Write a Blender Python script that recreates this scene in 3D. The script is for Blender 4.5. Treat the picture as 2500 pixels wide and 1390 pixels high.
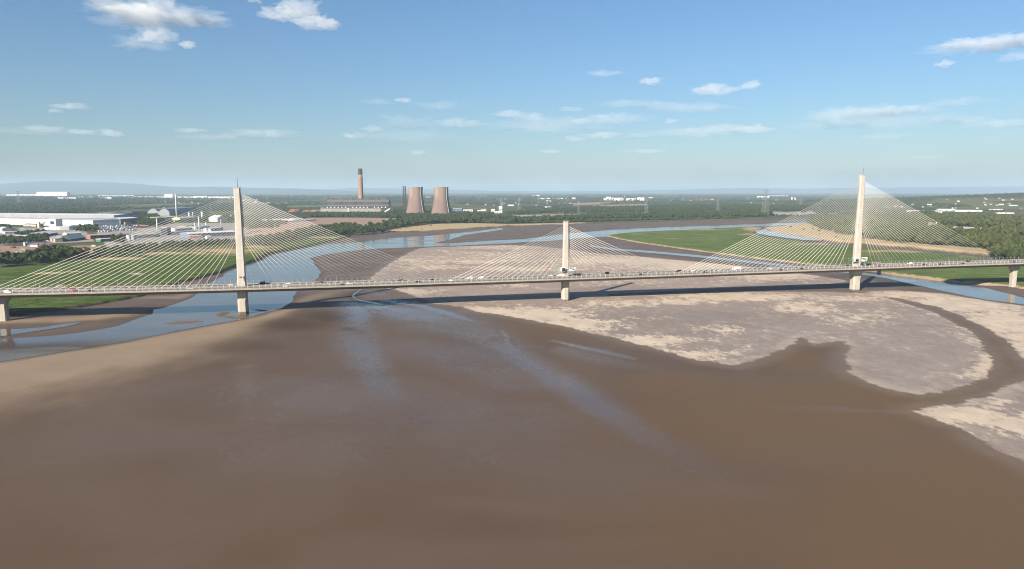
import bpy, bmesh, math, random
import numpy as np
from mathutils import Vector, Matrix

R = math.radians
random.seed(7)
RNG = np.random.default_rng(11)
scene = bpy.context.scene
for o in list(bpy.data.objects):
    bpy.data.objects.remove(o)

# ------------------------------------------------------------------ camera
CAM_H = 107.0                    # drone height above the low-water channel, metres
FPX, CX, CY = 1667.0, 1250.0, 695.0   # focal length and centre, in photograph pixels (2500 wide)
PITCH = math.atan2(225.0, FPX)
cam_data = bpy.data.cameras.new('camera')
cam_data.sensor_width = 36.0
cam_data.lens = 36.0 * FPX / 2500.0
cam_data.clip_start = 1.0
cam_data.clip_end = 120000.0
cam = bpy.data.objects.new('camera', cam_data)
cam.location = (0, 0, CAM_H)
cam.rotation_euler = (math.pi / 2 - PITCH, 0, 0)
scene.collection.objects.link(cam)
scene.camera = cam

# ------------------------------------------------------------------ sun, sky, exposure
SUN_EL, SUN_AZ = 26.0, 214.5     # azimuth clockwise from +Y (view direction)
sun_dir = Vector((math.sin(R(SUN_AZ)) * math.cos(R(SUN_EL)), math.cos(R(SUN_AZ)) * math.cos(R(SUN_EL)), math.sin(R(SUN_EL))))
sl = bpy.data.lights.new('sun', 'SUN')
sl.energy = 5.0
sl.angle = R(0.53)
sl.color = (1.0, 0.89, 0.75)
so = bpy.data.objects.new('sun', sl)
so.rotation_euler = (-sun_dir).to_track_quat('-Z', 'Y').to_euler()
so.location = sun_dir * 900
scene.collection.objects.link(so)

scene.view_settings.view_transform = 'Standard'
scene.view_settings.look = 'None'
scene.view_settings.exposure = 1.18
scene.view_settings.gamma = 1.0
scene.view_settings.use_curve_mapping = False
scene.cycles.max_bounces = 4
scene.cycles.diffuse_bounces = 2
scene.cycles.glossy_bounces = 2
scene.cycles.transmission_bounces = 2
scene.cycles.volume_bounces = 3
scene.cycles.transparent_max_bounces = 4
scene.cycles.use_denoising = True
scene.cycles.filter_width = 1.1
scene.cycles.use_adaptive_sampling = True
scene.cycles.adaptive_threshold = 0.015

SKY_STRENGTH = 0.0525

def px_ray(px, py):
    a, b = (px - CX) / FPX, (py - CY) / FPX
    c, s = math.cos(PITCH), math.sin(PITCH)
    return Vector((a, c - b * s, -s - b * c))


def G(px, py, z=0.0):
    """point of the level z that stands at this place of the photograph"""
    d = px_ray(px, py)
    t = (z - CAM_H) / d.z
    return Vector((d.x * t, d.y * t, z))


def at_depth(px, py, depth):
    d = px_ray(px, py)
    t = depth / d.y
    return Vector((d.x * t, depth, CAM_H + d.z * t))


def to_px(p):
    x, y, z = p[0], p[1], p[2] - CAM_H
    c, s = math.cos(PITCH), math.sin(PITCH)
    f = y * c - z * s
    dn = -z * c - y * s
    return CX + FPX * x / f, CY + FPX * dn / f


def N(nt, typ, **kw):
    n = nt.nodes.new(typ)
    for k, v in kw.items():
        setattr(n, k, v)
    return n


def build_world():
    w = bpy.data.worlds.new('World')
    scene.world = w
    w.use_nodes = True
    nt = w.node_tree
    nt.nodes.clear()
    L = nt.links.new
    out = N(nt, 'ShaderNodeOutputWorld')
    bg = N(nt, 'ShaderNodeBackground')
    bg.inputs['Strength'].default_value = SKY_STRENGTH
    sky = N(nt, 'ShaderNodeTexSky', sky_type='NISHITA', sun_disc=False, sun_elevation=R(SUN_EL), sun_rotation=R(SUN_AZ))
    sky.altitude = 0
    sky.air_density = 1.3
    sky.dust_density = 0.6
    sky.ozone_density = 8.0
    L(sky.outputs[0], bg.inputs['Color'])
    L(bg.outputs[0], out.inputs['Surface'])
    w.cycles.sampling_method = 'MANUAL'
    w.cycles.sample_map_resolution = 512


build_world()

# ------------------------------------------------------------------ helpers
COL = scene.collection


def link(o, parent=None):
    COL.objects.link(o)
    if parent is not None:
        o.parent = parent
    return o


def tag(o, label=None, cat=None, group=None, kind=None):
    if label:
        o['label'] = label
    if cat:
        o['category'] = cat
    if group:
        o['group'] = group
    if kind:
        o['kind'] = kind
    return o


def empty(name, loc=(0, 0, 0), rz=0.0, label=None, cat=None, group=None):
    o = bpy.data.objects.new(name, None)
    o.location = loc
    o.rotation_euler = (0, 0, rz)
    o.empty_display_size = 1
    link(o)
    return tag(o, label, cat, group)


class MB:
    def __init__(self):
        self.v, self.f = [], []

    def add(self, vs, fs):
        b = len(self.v)
        self.v += [tuple(p) for p in vs]
        self.f += [tuple(b + i for i in f) for f in fs]
        return self

    def box(self, x0, x1, y0, y1, z0, z1):
        vs = [(x0, y0, z0), (x1, y0, z0), (x1, y1, z0), (x0, y1, z0), (x0, y0, z1), (x1, y0, z1), (x1, y1, z1), (x0, y1, z1)]
        return self.add(vs, [(0, 3, 2, 1), (4, 5, 6, 7), (0, 1, 5, 4), (1, 2, 6, 5), (2, 3, 7, 6), (3, 0, 4, 7)])

    def loft(self, rings, cap=True):
        n = len(rings[0])
        vs = [p for r in rings for p in r]
        fs = []
        for k in range(len(rings) - 1):
            for i in range(n):
                j = (i + 1) % n
                fs.append((k * n + i, k * n + j, (k + 1) * n + j, (k + 1) * n + i))
        if cap:
            fs.append(tuple(reversed(range(n))))
            fs.append(tuple(range((len(rings) - 1) * n, len(rings) * n)))
        return self.add(vs, fs)

    def tube(self, a, b, r0, r1=None, n=6):
        a, b = Vector(a), Vector(b)
        r1 = r0 if r1 is None else r1
        d = (b - a).normalized()
        u = d.orthogonal().normalized()
        w = d.cross(u)
        ra = [a + (u * math.cos(2 * math.pi * i / n) + w * math.sin(2 * math.pi * i / n)) * r0 for i in range(n)]
        rb = [b + (u * math.cos(2 * math.pi * i / n) + w * math.sin(2 * math.pi * i / n)) * r1 for i in range(n)]
        return self.loft([ra, rb])

    def lathe(self, prof, n=32, c=(0, 0), cap=True):
        rings = [[(c[0] + r * math.cos(2 * math.pi * i / n), c[1] + r * math.sin(2 * math.pi * i / n), z) for i in range(n)] for r, z in prof]
        return self.loft(rings, cap)

    def mesh(self, name):
        m = bpy.data.meshes.new(name)
        m.from_pydata(self.v, [], self.f)
        m.update()
        return m

    def build(self, name, mat, parent=None, smooth=False, loc=None):
        m = self.mesh(name)
        m.materials.append(mat)
        if smooth:
            m.polygons.foreach_set('use_smooth', [True] * len(m.polygons))
        o = bpy.data.objects.new(name, m)
        if loc is not None:
            o.location = loc
        return link(o, parent)


def copy_tree(o, parent=None):
    c = o.copy()
    COL.objects.link(c)
    c.parent = parent
    for ch in o.children:
        copy_tree(ch, c)
    return c


def set_tree(o, loc, rz, scale=1.0):
    o.location = loc
    o.rotation_euler = (0, 0, rz)
    o.scale = (scale, scale, scale) if isinstance(scale, (int, float)) else scale
    return o


# ------------------------------------------------------------------ materials
MATS = {}
ALB = 0.80          # overall trim of the surface colours


def mat(name, col, rough=0.8, vary=0.12, scale=0.2, metallic=0.0, spec=0.12, col2=None, bump=0.0, stretch=(1, 1, 1)):
    if name in MATS:
        return MATS[name]
    m = bpy.data.materials.new(name)
    m.use_nodes = True
    nt = m.node_tree
    L = nt.links.new
    b = nt.nodes['Principled BSDF']
    b.inputs['Roughness'].default_value = rough
    b.inputs['Metallic'].default_value = metallic
    b.inputs['Specular IOR Level'].default_value = spec
    tc = N(nt, 'ShaderNodeTexCoord')
    mp = N(nt, 'ShaderNodeMapping')
    mp.inputs['Scale'].default_value = stretch
    L(tc.outputs['Object'], mp.inputs['Vector'])
    nz = N(nt, 'ShaderNodeTexNoise')
    nz.inputs['Scale'].default_value = scale
    nz.inputs['Detail'].default_value = 6
    nz.inputs['Roughness'].default_value = 0.6
    L(mp.outputs[0], nz.inputs['Vector'])
    mix = N(nt, 'ShaderNodeMix', data_type='RGBA')
    rmp = N(nt, 'ShaderNodeMapRange')
    L(nz.outputs['Fac'], rmp.inputs['Value'])
    rmp.inputs['From Min'].default_value = 0.3
    rmp.inputs['From Max'].default_value = 0.7
    L(rmp.outputs[0], mix.inputs['Factor'])
    col = tuple(c * ALB for c in col)
    c2 = tuple(c * ALB for c in col2) if col2 else tuple(c * (1 - 2 * vary) for c in col)
    mix.inputs['A'].default_value = tuple(c2) + (1,)
    mix.inputs['B'].default_value = tuple(c * (1 + vary * .5) for c in col) + (1,)
    L(mix.outputs['Result'], b.inputs['Base Color'])
    if bump:
        bp = N(nt, 'ShaderNodeBump')
        bp.inputs['Strength'].default_value = 0.6
        bp.inputs['Distance'].default_value = bump
        L(nz.outputs['Fac'], bp.inputs['Height'])
        L(bp.outputs[0], b.inputs['Normal'])
    MATS[name] = m
    return m


class Nodes:
    """short-hand for writing shader trees"""

    def __init__(self, name):
        self.m = bpy.data.materials.new(name)
        self.m.use_nodes = True
        self.nt = self.m.node_tree
        self.b = self.nt.nodes['Principled BSDF']
        tc = N(self.nt, 'ShaderNodeTexCoord')
        self.pos = tc.outputs['Object']

    def L(self, a, b):
        self.nt.links.new(a, b)

    def attr(self, name):
        n = N(self.nt, 'ShaderNodeAttribute', attribute_name=name)
        return n.outputs['Fac']

    def noise(self, scale, detail=4, rough=.55, stretch=(1, 1, 1), rot=0.0, off=(0, 0, 0), dist=0.0, color=False, vec=None):
        mp = N(self.nt, 'ShaderNodeMapping')
        mp.inputs['Scale'].default_value = stretch
        mp.inputs['Rotation'].default_value = (0, 0, rot)
        mp.inputs['Location'].default_value = off
        self.L(vec if vec is not None else self.pos, mp.inputs['Vector'])
        n = N(self.nt, 'ShaderNodeTexNoise')
        n.inputs['Scale'].default_value = scale
        n.inputs['Detail'].default_value = detail
        n.inputs['Roughness'].default_value = rough
        n.inputs['Distortion'].default_value = dist
        self.L(mp.outputs[0], n.inputs['Vector'])
        return n.outputs['Color' if color else 'Fac']

    def M(self, op, a, b=None, c=None, clamp=False):
        n = N(self.nt, 'ShaderNodeMath', operation=op, use_clamp=clamp)
        for i, v in enumerate((a, b, c)):
            if v is None:
                continue
            if isinstance(v, (int, float)):
                n.inputs[i].default_value = v
            else:
                self.L(v, n.inputs[i])
        return n.outputs[0]

    def ramp(self, v, a, b, lo=0.0, hi=1.0, smooth=True):
        n = N(self.nt, 'ShaderNodeMapRange', interpolation_type='SMOOTHSTEP' if smooth else 'LINEAR')
        self.L(v, n.inputs['Value'])
        n.inputs['From Min'].default_value = a
        n.inputs['From Max'].default_value = b
        n.inputs['To Min'].default_value = lo
        n.inputs['To Max'].default_value = hi
        return n.outputs[0]

    def mix(self, f, a, b):
        n = N(self.nt, 'ShaderNodeMix', data_type='RGBA')
        if isinstance(f, (int, float)):
            n.inputs['Factor'].default_value = f
        else:
            self.L(f, n.inputs['Factor'])
        for k, v in (('A', a), ('B', b)):
            if isinstance(v, tuple):
                n.inputs[k].default_value = tuple(x * ALB for x in v) + (1,)
            else:
                self.L(v, n.inputs[k])
        return n.outputs['Result']

    def mixf(self, f, a, b):
        return self.M('ADD', self.M('MULTIPLY', f, self.M('SUBTRACT', b, a)), a)

    def bump(self, h, dist, strength=1.0, normal=None):
        n = N(self.nt, 'ShaderNodeBump')
        n.inputs['Strength'].default_value = strength
        n.inputs['Distance'].default_value = dist
        self.L(h, n.inputs['Height'])
        if normal is not None:
            self.L(normal, n.inputs['Normal'])
        return n.outputs[0]


# ------------------------------------------------------------------ terrain fields (all in world metres)
def wpoly(pts, z=0.0):
    return np.array([G(x, y, z)[:2] for x, y in pts])


def sdf(poly, X, Y):
    """signed distance to a polygon, positive inside"""
    px, py = poly[:, 0], poly[:, 1]
    d2 = np.full(X.shape, 1e18)
    inside = np.zeros(X.shape, bool)
    n = len(px)
    for i in range(n):
        x0, y0, x1, y1 = px[i], py[i], px[(i + 1) % n], py[(i + 1) % n]
        ex, ey = x1 - x0, y1 - y0
        wx, wy = X - x0, Y - y0
        t = np.clip((wx * ex + wy * ey) / (ex * ex + ey * ey + 1e-9), 0, 1)
        dx, dy = wx - ex * t, wy - ey * t
        d2 = np.minimum(d2, dx * dx + dy * dy)
        c = (y0 <= Y) != (y1 <= Y)
        with np.errstate(divide='ignore', invalid='ignore'):
            xi = x0 + (Y - y0) / (ey if abs(ey) > 1e-9 else 1e-9) * ex
        inside ^= c & (X < xi)
    d = np.sqrt(d2)
    return np.where(inside, d, -d)


def line_dist(pts, X, Y):
    d2 = np.full(X.shape, 1e18)
    for (x0, y0), (x1, y1) in zip(pts[:-1], pts[1:]):
        ex, ey = x1 - x0, y1 - y0
        wx, wy = X - x0, Y - y0
        t = np.clip((wx * ex + wy * ey) / (ex * ex + ey * ey + 1e-9), 0, 1)
        d2 = np.minimum(d2, (wx - ex * t) ** 2 + (wy - ey * t) ** 2)
    return np.sqrt(d2)


_perm = RNG.random((256, 256))


def vnoise(x, y):
    xi, yi = np.floor(x).astype(int), np.floor(y).astype(int)
    fx, fy = x - xi, y - yi
    fx, fy = fx * fx * (3 - 2 * fx), fy * fy * (3 - 2 * fy)
    a = _perm[xi & 255, yi & 255]; b = _perm[(xi + 1) & 255, yi & 255]
    c = _perm[xi & 255, (yi + 1) & 255]; d = _perm[(xi + 1) & 255, (yi + 1) & 255]
    return (a * (1 - fx) + b * fx) * (1 - fy) + (c * (1 - fx) + d * fx) * fy


def fbm(x, y, o=4):
    s, a = 0, .5
    for k in range(o):
        s = s + a * (vnoise(x * 2 ** k + 17 * k, y * 2 ** k + 31 * k) - .5) * 2
        a *= .5
    return s


def sst(x, a, b):
    t = np.clip((x - a) / (b - a), 0, 1)
    return t * t * (3 - 2 * t)


def blobs(lst, X, Y, z=0.0):
    """soft patches: photograph x, y, half width, half height, weight"""
    f = np.zeros(X.shape)
    for (x, y, rx, ry, w) in lst:
        c = G(x, y, z)
        mx = (G(x + rx, y, z) - c).length
        my = abs(G(x, y + ry, z).y - G(x, y - ry, z).y) / 2
        # follow the line of sight sideways so that patches keep their lie on the flat
        sh = c.x / c.y
        u = (X - c.x - sh * (Y - c.y)) / mx
        v = (Y - c.y) / my
        f = np.maximum(f, w * np.exp(-(u * u + v * v)))
    return f


def strokes(lst, X, Y, z=0.0):
    """soft streaks: list of (points with photograph x, y, half width in metres, weight)"""
    f = np.zeros(X.shape)
    for pts in lst:
        P = [(G(x, y, z), r, w) for x, y, r, w in pts]
        for (p, r0, w0), (q, r1, w1) in zip(P[:-1], P[1:]):
            ex, ey = q.x - p.x, q.y - p.y
            wx, wy = X - p.x, Y - p.y
            t = np.clip((wx * ex + wy * ey) / (ex * ex + ey * ey + 1e-9), 0, 1)
            d2 = (wx - ex * t) ** 2 + (wy - ey * t) ** 2
            r = r0 + (r1 - r0) * t
            f = np.maximum(f, (w0 + (w1 - w0) * t) * np.exp(-d2 / (r * r)))
    return f


def grid_mesh(name, X, Y, Z, material, attrs=None, keep=None, smooth=True):
    nr, nc = X.shape
    idx = np.arange(nr * nc).reshape(nr, nc)
    a, b, c, d = idx[:-1, :-1], idx[:-1, 1:], idx[1:, 1:], idx[1:, :-1]
    q = np.stack([a, b, c, d], -1).reshape(-1, 4)
    co = np.stack([X, Y, Z], -1).reshape(-1, 3).astype(np.float32)
    vals = {k: v.reshape(-1).astype(np.float32) for k, v in (attrs or {}).items()}
    if keep is not None:
        kv = keep.reshape(-1)
        q = q[kv[q].any(1)]
        used = np.unique(q)
        re = np.full(len(co), -1)
        re[used] = np.arange(len(used))
        q = re[q]
        co = co[used]
        vals = {k: v[used] for k, v in vals.items()}
    m = bpy.data.meshes.new(name)
    m.vertices.add(len(co))
    m.vertices.foreach_set('co', co.ravel())
    m.loops.add(len(q) * 4)
    m.loops.foreach_set('vertex_index', q.ravel().astype(np.int32))
    m.polygons.add(len(q))
    m.polygons.foreach_set('loop_start', np.arange(0, len(q) * 4, 4, dtype=np.int32))
    m.polygons.foreach_set('use_smooth', np.full(len(q), smooth))
    for k, v in vals.items():
        at = m.attributes.new(k, 'FLOAT', 'POINT')
        at.data.foreach_set('value', v)
    m.update(calc_edges=True)
    m.validate()
    m.materials.append(material)
    o = bpy.data.objects.new(name, m)
    return tag(link(o), kind='structure')


# water outlines (photograph pixels on the level z=0)
W_MAIN = [(-250, 930), (-120, 908), (0, 884), (150, 860), (300, 836), (420, 811), (500, 796), (560, 786), (600, 778), (650, 764), (690, 752), (712, 738),
          (724, 712), (745, 695), (778, 680), (784, 664), (772, 652), (766, 640), (755, 631), (790, 623), (850, 614), (915, 608),
          (985, 605), (1060, 602), (1140, 599), (1230, 595), (1290, 591), (1340, 589), (1400, 583), (1480, 578), (1540, 569), (1640, 563), (1760, 557), (1870, 553),
          (1960, 548), (2060, 545), (2060, 541), (1960, 543), (1880, 546), (1800, 549), (1720, 551), (1600, 556), (1500, 561), (1440, 566), (1370, 572),
          (1320, 579), (1280, 584), (1200, 588), (1110, 594), (1060, 594), (1100, 585), (1135, 574), (1228, 561), (1225, 557), (1160, 565),
          (1100, 571), (1060, 575), (1000, 578), (930, 584), (880, 591), (800, 597), (740, 604), (700, 613), (660, 625), (640, 636), (600, 650),
          (560, 662), (535, 680), (505, 695), (490, 712), (468, 728), (430, 742), (400, 752), (374, 757), (372, 768), (330, 780), (290, 796), (200, 812), (100, 822), (0, 829), (-250, 850)]
W_RIGHT = [(1440, 599), (1500, 607), (1600, 614), (1700, 623), (1800, 634), (1900, 644), (2000, 655), (2090, 664), (2160, 670), (2230, 676), (2300, 684),
           (2400, 702), (2500, 727), (2620, 765), (2800, 830), (2800, 850), (2620, 780), (2500, 744), (2400, 731), (2320, 715), (2240, 697), (2160, 679), (2090, 669), (2000, 661),
           (1900, 650), (1800, 639), (1700, 628), (1600, 619), (1500, 611), (1440, 602)]
W_POOL = [(1842, 563), (1868, 560), (1905, 560), (1935, 567), (1965, 573), (2014, 583), (2005, 588), (1960, 586), (1920, 581), (1880, 576), (1850, 571)]
W_LEFTPOOL = [(-200, 830), (-100, 812), (0, 804), (60, 803), (104, 800), (150, 792), (205, 786), (160, 798), (110, 806), (60, 814), (0, 822), (-100, 835)]
W_STREAM = [(884, 706), (878, 712), (868, 718), (864, 724), (872, 731), (892, 735), (915, 738), (935, 744), (925, 745), (905, 740), (880, 736), (868, 731), (860, 724), (864, 717), (874, 711), (879, 706)]
W_FAN = [(985, 737), (1015, 738), (1045, 748), (1080, 759), (1120, 772), (1160, 788), (1120, 783), (1070, 772), (1020, 758), (960, 745), (930, 740), (955, 741)]
W_RILL = [(1350, 836), (1400, 845), (1460, 858), (1520, 873), (1545, 878), (1500, 876), (1440, 868), (1390, 852)]
WATERS = [('river', W_MAIN, 'broad blue low-water river channel'), ('river', W_RIGHT, 'narrow blue channel'), ('pool_high', W_POOL, ''), ('pool', W_LEFTPOOL, ''),
          ('stream', W_STREAM, '')]

SAND_MAIN = [(945, 706), (1000, 720), (1040, 737), (1066, 745), (1130, 752), (1160, 764), (1230, 772), (1300, 785), (1400, 805), (1500, 829), (1560, 846),
             (1620, 860), (1700, 882), (1770, 892), (1800, 897), (1860, 880), (1915, 853), (1942, 838), (1955, 826), (1972, 838), (1990, 845), (2040, 838),
             (2062, 838), (2070, 852), (2062, 875), (2072, 895), (2068, 910), (2085, 925), (2140, 945), (2200, 962), (2240, 967), (2300, 962), (2350, 951),
             (2404, 926), (2424, 902), (2418, 876), (2398, 842), (2368, 812), (2322, 788), (2276, 764), (2200, 740), (2120, 719), (2040, 716),
             (1900, 714), (1800, 716), (1600, 722), (1480, 727), (1480, 722), (1700, 708), (2000, 697), (2080, 690), (2000, 676), (1900, 662), (1800, 651), (1700, 641), (1600, 632),
             (1540, 626), (1470, 622), (1400, 612), (1330, 604), (1250, 600), (1130, 603), (1030, 607), (1000, 618), (960, 640), (930, 660), (905, 680), (902, 692)]
SAND_RIGHT = [(2100, 716), (2170, 711), (2300, 718), (2400, 734), (2500, 748), (2800, 800), (2900, 1000), (2560, 940), (2510, 893), (2490, 866), (2452, 832), (2406, 804), (2352, 778), (2300, 755),
              (2200, 732), (2130, 722)]
SAND_CORNER = [(2233, 1011), (2300, 994), (2345, 985), (2400, 974), (2440, 960), (2500, 930), (2900, 820), (3100, 1300), (2800, 1300), (2500, 1136), (2420, 1098), (2340, 1052), (2280, 1030)]

print('fields ready')


def build_mudflat():
    # rows spaced to the view, columns fanning out: fine near the camera, coarse far off
    dep = np.concatenate([np.linspace(-1200, 60, 12), 1.0 / np.linspace(1 / 90., 1 / 3000., 620)])
    t = np.linspace(-1.15, 1.15, 560)
    D = dep[:, None]
    X = t[None, :] * np.maximum(np.abs(D), 120) * np.ones_like(D)
    X = t[None, :] * np.where(D < 120, 120 + (120 - D) * .9, D)
    Y = D * np.ones_like(t)[None, :]
    wat = np.full(X.shape, -1e9)
    for nm, p, _ in WATERS:
        if nm == 'pool_high':
            continue
        wat = np.maximum(wat, sdf(wpoly(p), X, Y))
    sand = np.maximum.reduce([sdf(wpoly(p), X, Y) for p in (SAND_MAIN, SAND_RIGHT, SAND_CORNER)])
    cream = blobs([(1180, 762, 110, 10, 1), (1300, 772, 140, 18, 1), (1420, 795, 120, 16, .9), (1560, 835, 120, 14, .8), (1690, 870, 80, 12, .75),
                   (1790, 728, 170, 11, 1), (1660, 740, 120, 10, .7), (1960, 755, 80, 16, .8), (2130, 780, 90, 18, .62), (2080, 735, 110, 8, .6),
                   (1540, 745, 110, 10, .6), (1600, 780, 120, 16, .45), (1760, 805, 100, 16, .5), (2400, 905, 40, 26, .85), (2420, 870, 26, 30, .8),
                   (2350, 745, 150, 22, 1), (2440, 790, 100, 40, .95), (2520, 820, 120, 50, .9), (2230, 722, 110, 9, .9),
                   (2350, 1018, 110, 26, 1), (2480, 1040, 80, 30, .7), (2440, 985, 40, 12, .4),
                   (1780, 655, 200, 16, 1), (1640, 645, 120, 14, .9), (1880, 672, 130, 14, .8), (1420, 640, 120, 14, .7), (1560, 640, 120, 18, .85), (1200, 625, 160, 10, .45),
                   (1060, 655, 90, 8, .6), (1150, 640, 140, 6, .7), (1280, 660, 160, 6, .55), (1230, 605, 120, 6, .6), (1000, 715, 60, 8, .9), (1250, 700, 60, 6, .5), (1500, 695, 120, 8, .3), (1000, 640, 40, 14, .5)], X, Y)
    damp = blobs([(1700, 775, 170, 25, .8), (1600, 720, 300, 8, .4), (2200, 900, 120, 40, .5), (2300, 860, 70, 35, .6), (1900, 790, 80, 22, .6), (2200, 780, 100, 30, .6)], X, Y)
    tan = strokes([
        [(-300, 960, 100, 1), (-60, 915, 100, 1), (120, 888, 86, 1), (260, 866, 74, 1), (400, 836, 56, 1), (520, 808, 38, 1), (620, 784, 22, 1), (700, 757, 16, .85)],
        [(-60, 790, 12, .7), (150, 782, 18, .9), (290, 772, 16, .95), (350, 757, 18, .9)], [(330, 728, 12, .7), (430, 728, 14, .95), (480, 712, 12, .8)],
        [(735, 735, 14, .8), (790, 722, 22, .85), (860, 705, 20, .7)], [(840, 612, 14, .3), (960, 614, 26, .6), (1000, 608, 12, .4)],
        [(1000, 690, 10, .3), (960, 680, 10, .4)]], X, Y)
    dark = blobs([(710, 795, 120, 24, .8), (800, 775, 90, 20, .9), (850, 806, 26, 6, 1.0), (600, 848, 190, 26, .55), (760, 830, 120, 24, .4),
                  (1180, 1290, 160, 80, .3), (950, 1180, 160, 60, .15), (1700, 905, 320, 16, .25)], X, Y)
    film = strokes([
        [(868, 742, 20, .6), (872, 770, 17, .75), (874, 800, 16, .6), (872, 830, 17, .72), (890, 870, 14, .7), (915, 920, 14, .6), (950, 975, 14, .48), (1000, 1040, 14, .2)],
        [(1225, 838, 12, .5), (1270, 880, 13, .65), (1330, 915, 13, .75), (1400, 955, 12, .78), (1470, 1005, 12, .72), (1540, 1050, 11, .55), (1640, 1105, 12, .34), (1800, 1200, 12, .1)],
        [(905, 748, 30, .66), (1000, 768, 34, .70), (1090, 795, 32, .62), (1180, 825, 26, .56), (1240, 850, 20, .45)],
        [(940, 735, 14, .6), (1010, 742, 10, .5)], [(880, 708, 12, .5), (930, 722, 12, .6)],
        [(960, 740, 4, .8), (1030, 750, 6, 1.0), (1090, 767, 6, 1.0), (1150, 786, 2.5, .9)], [(1345, 834, 2, .8), (1400, 847, 3, .9), (1470, 862, 4, .85), (1545, 879, 2.5, .6)],
        [(1224, 810, 1.2, .9), (1238, 826, 1.6, 1), (1236, 838, 1.6, 1), (1250, 850, 2, .9)],
        [(1380, 860, 12, .35), (1480, 885, 12, .3), (1600, 905, 12, .1)],
        [(1900, 1000, 8, .1), (2050, 1004, 6, .25), (2200, 1012, 4, .2)],
        [(1000, 850, 44, .3), (1150, 880, 42, .36), (1250, 930, 34, .3)], [(500, 960, 45, .2), (800, 960, 60, .32), (1000, 1010, 50, .34), (1250, 1040, 45, .3)], [(300, 1080, 40, .15), (700, 1090, 40, .24), (1100, 1110, 36, .24), (1500, 1150, 30, .2)], [(600, 900, 10, .3), (603, 960, 9, .34), (606, 1040, 8, .2)]], X, Y)
    ochre = blobs([(2440, 890, 60, 60, .9), (2320, 968, 160, 16, .9), (1950, 880, 90, 40, .8), (1400, 800, 300, 40, .6), (2000, 1000, 500, 110, 1), (2300, 1250, 420, 260, 1), (1750, 1280, 420, 160, .5), (1650, 940, 200, 40, .8), (700, 1330, 300, 120, .25), (1900, 880, 120, 60, .5)], X, Y)
    farm = sst(Y, 560, 720)
    Z = 0.9 * sst(-wat, 0, 30) + 0.35 * fbm(X / 60, Y / 90) * sst(-wat, 0, 20) + .5 * sst(sand, -4, 18) * sst(-wat, 0, 10)
    Z = np.where(wat > -1.5, np.minimum(Z, -0.02 - 0.25 * sst(wat, -1.5, 2)), Z)
    n = Nodes('mudflat')
    at = {k: n.attr(k) for k in ('sand', 'cream', 'damp', 'tan', 'dark', 'film', 'ochre', 'farm', 'water')}
    big = n.noise(.006, 3, .5, (1, 1.6, 1))
    mid = n.noise(.05, 5, .6, (1, .7, 1), rot=.4)
    fine = n.noise(.8, 5, .65)
    streak = n.noise(.03, 5, .6, (.7, 1.0, 1), rot=R(-6))
    grain = n.noise(.14, 6, .68, (1.0, .8, 1), rot=R(10))
    # wet mud
    c = n.mix(n.ramp(n.noise(.009, 4, .6, (1, 1.3, 1), dist=.8), .34, .66), (.123, .084, .058), (.137, .099, .075))
    c = n.mix(n.ramp(at['ochre'], .1, .9, 0, .9), c, n.mix(big, (.142, .092, .051), (.152, .102, .060)))
    c = n.mix(n.ramp(n.M('ADD', at['tan'], n.M('MULTIPLY', n.M('SUBTRACT', mid, .5), .5)), .15, .95, 0, 1), c, n.mix(streak, (.26, .195, .135), (.36, .28, .20)))
    c = n.mix(n.ramp(at['dark'], .1, 1.0, 0, .85), c, (.062, .042, .026))
    farc = n.mix(n.ramp(streak, .35, .7), (.135, .108, .096), (.185, .148, .128))
    c = n.mix(n.M('MULTIPLY', at['farm'], n.M('SUBTRACT', 1.0, n.M('MULTIPLY', at['tan'], .8), clamp=True)), c, farc)
    # damp grey margin near the water
    c = n.mix(n.ramp(n.M('ADD', at['water'], n.M('MULTIPLY', n.M('SUBTRACT', mid, .5), 14.0)), -9, -1, 0, .55), c, (.10, .082, .070))
    # sand
    edge = n.M('ADD', at['sand'], n.M('ADD', n.M('MULTIPLY', n.M('SUBTRACT', mid, .5), 11.0), n.M('MULTIPLY', n.M('SUBTRACT', grain, .5), 12.0)))
    s = n.ramp(edge, -.9, 1.6)
    fleck = n.noise(.11, 6, .70, (1.0, .62, 1), rot=R(38), dist=.4)
    fleck2 = n.noise(.33, 4, .7, (1.0, .6, 1), rot=R(34), off=(31, 7, 0))
    flow = n.noise(.013, 6, .62, (.8, 1.0, 1), rot=R(20), dist=1.4)
    soft = n.M('ADD', n.M('SUBTRACT', at['cream'], n.M('MULTIPLY', at['damp'], .5)), n.M('MULTIPLY', n.M('SUBTRACT', flow, .5), 1.1))
    dry0 = n.ramp(soft, -.15, .85)
    edge_of_dry = n.M('ADD', n.M('MULTIPLY', n.M('MULTIPLY', dry0, n.M('SUBTRACT', 1.0, dry0)), 3.4), .34)
    dry = n.M('ADD', dry0, n.M('MULTIPLY', edge_of_dry, n.M('ADD', n.M('MULTIPLY', n.M('SUBTRACT', fleck, .5), 3.6), n.M('MULTIPLY', n.M('SUBTRACT', fleck2, .5), 3.0))))
    dryf = n.ramp(dry, .16, .88)
    greyc = n.mix(n.ramp(flow, .3, .7), (.270, .222, .192), (.335, .285, .252))
    greyc = n.mix(n.ramp(fleck, .46, .64, 0, .55), greyc, (.40, .345, .305))
    greyc = n.mix(n.ramp(fleck2, .47, .34, 0, .4), greyc, (.215, .175, .15))
    greyc = n.mix(n.ramp(n.M('ADD', at['damp'], n.M('MULTIPLY', n.M('SUBTRACT', mid, .5), 1.2)), .3, 1.0, 0, .6), greyc, (.24, .205, .19))
    creamc = n.mix(n.ramp(n.M('ADD', n.M('MULTIPLY', mid, .5), n.M('MULTIPLY', fleck, .5)), .38, .62), (.55, .455, .35), (.68, .575, .45))
    greyc = n.mix(n.M('MULTIPLY', at['farm'], .5), greyc, (.41, .32, .26))
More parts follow.
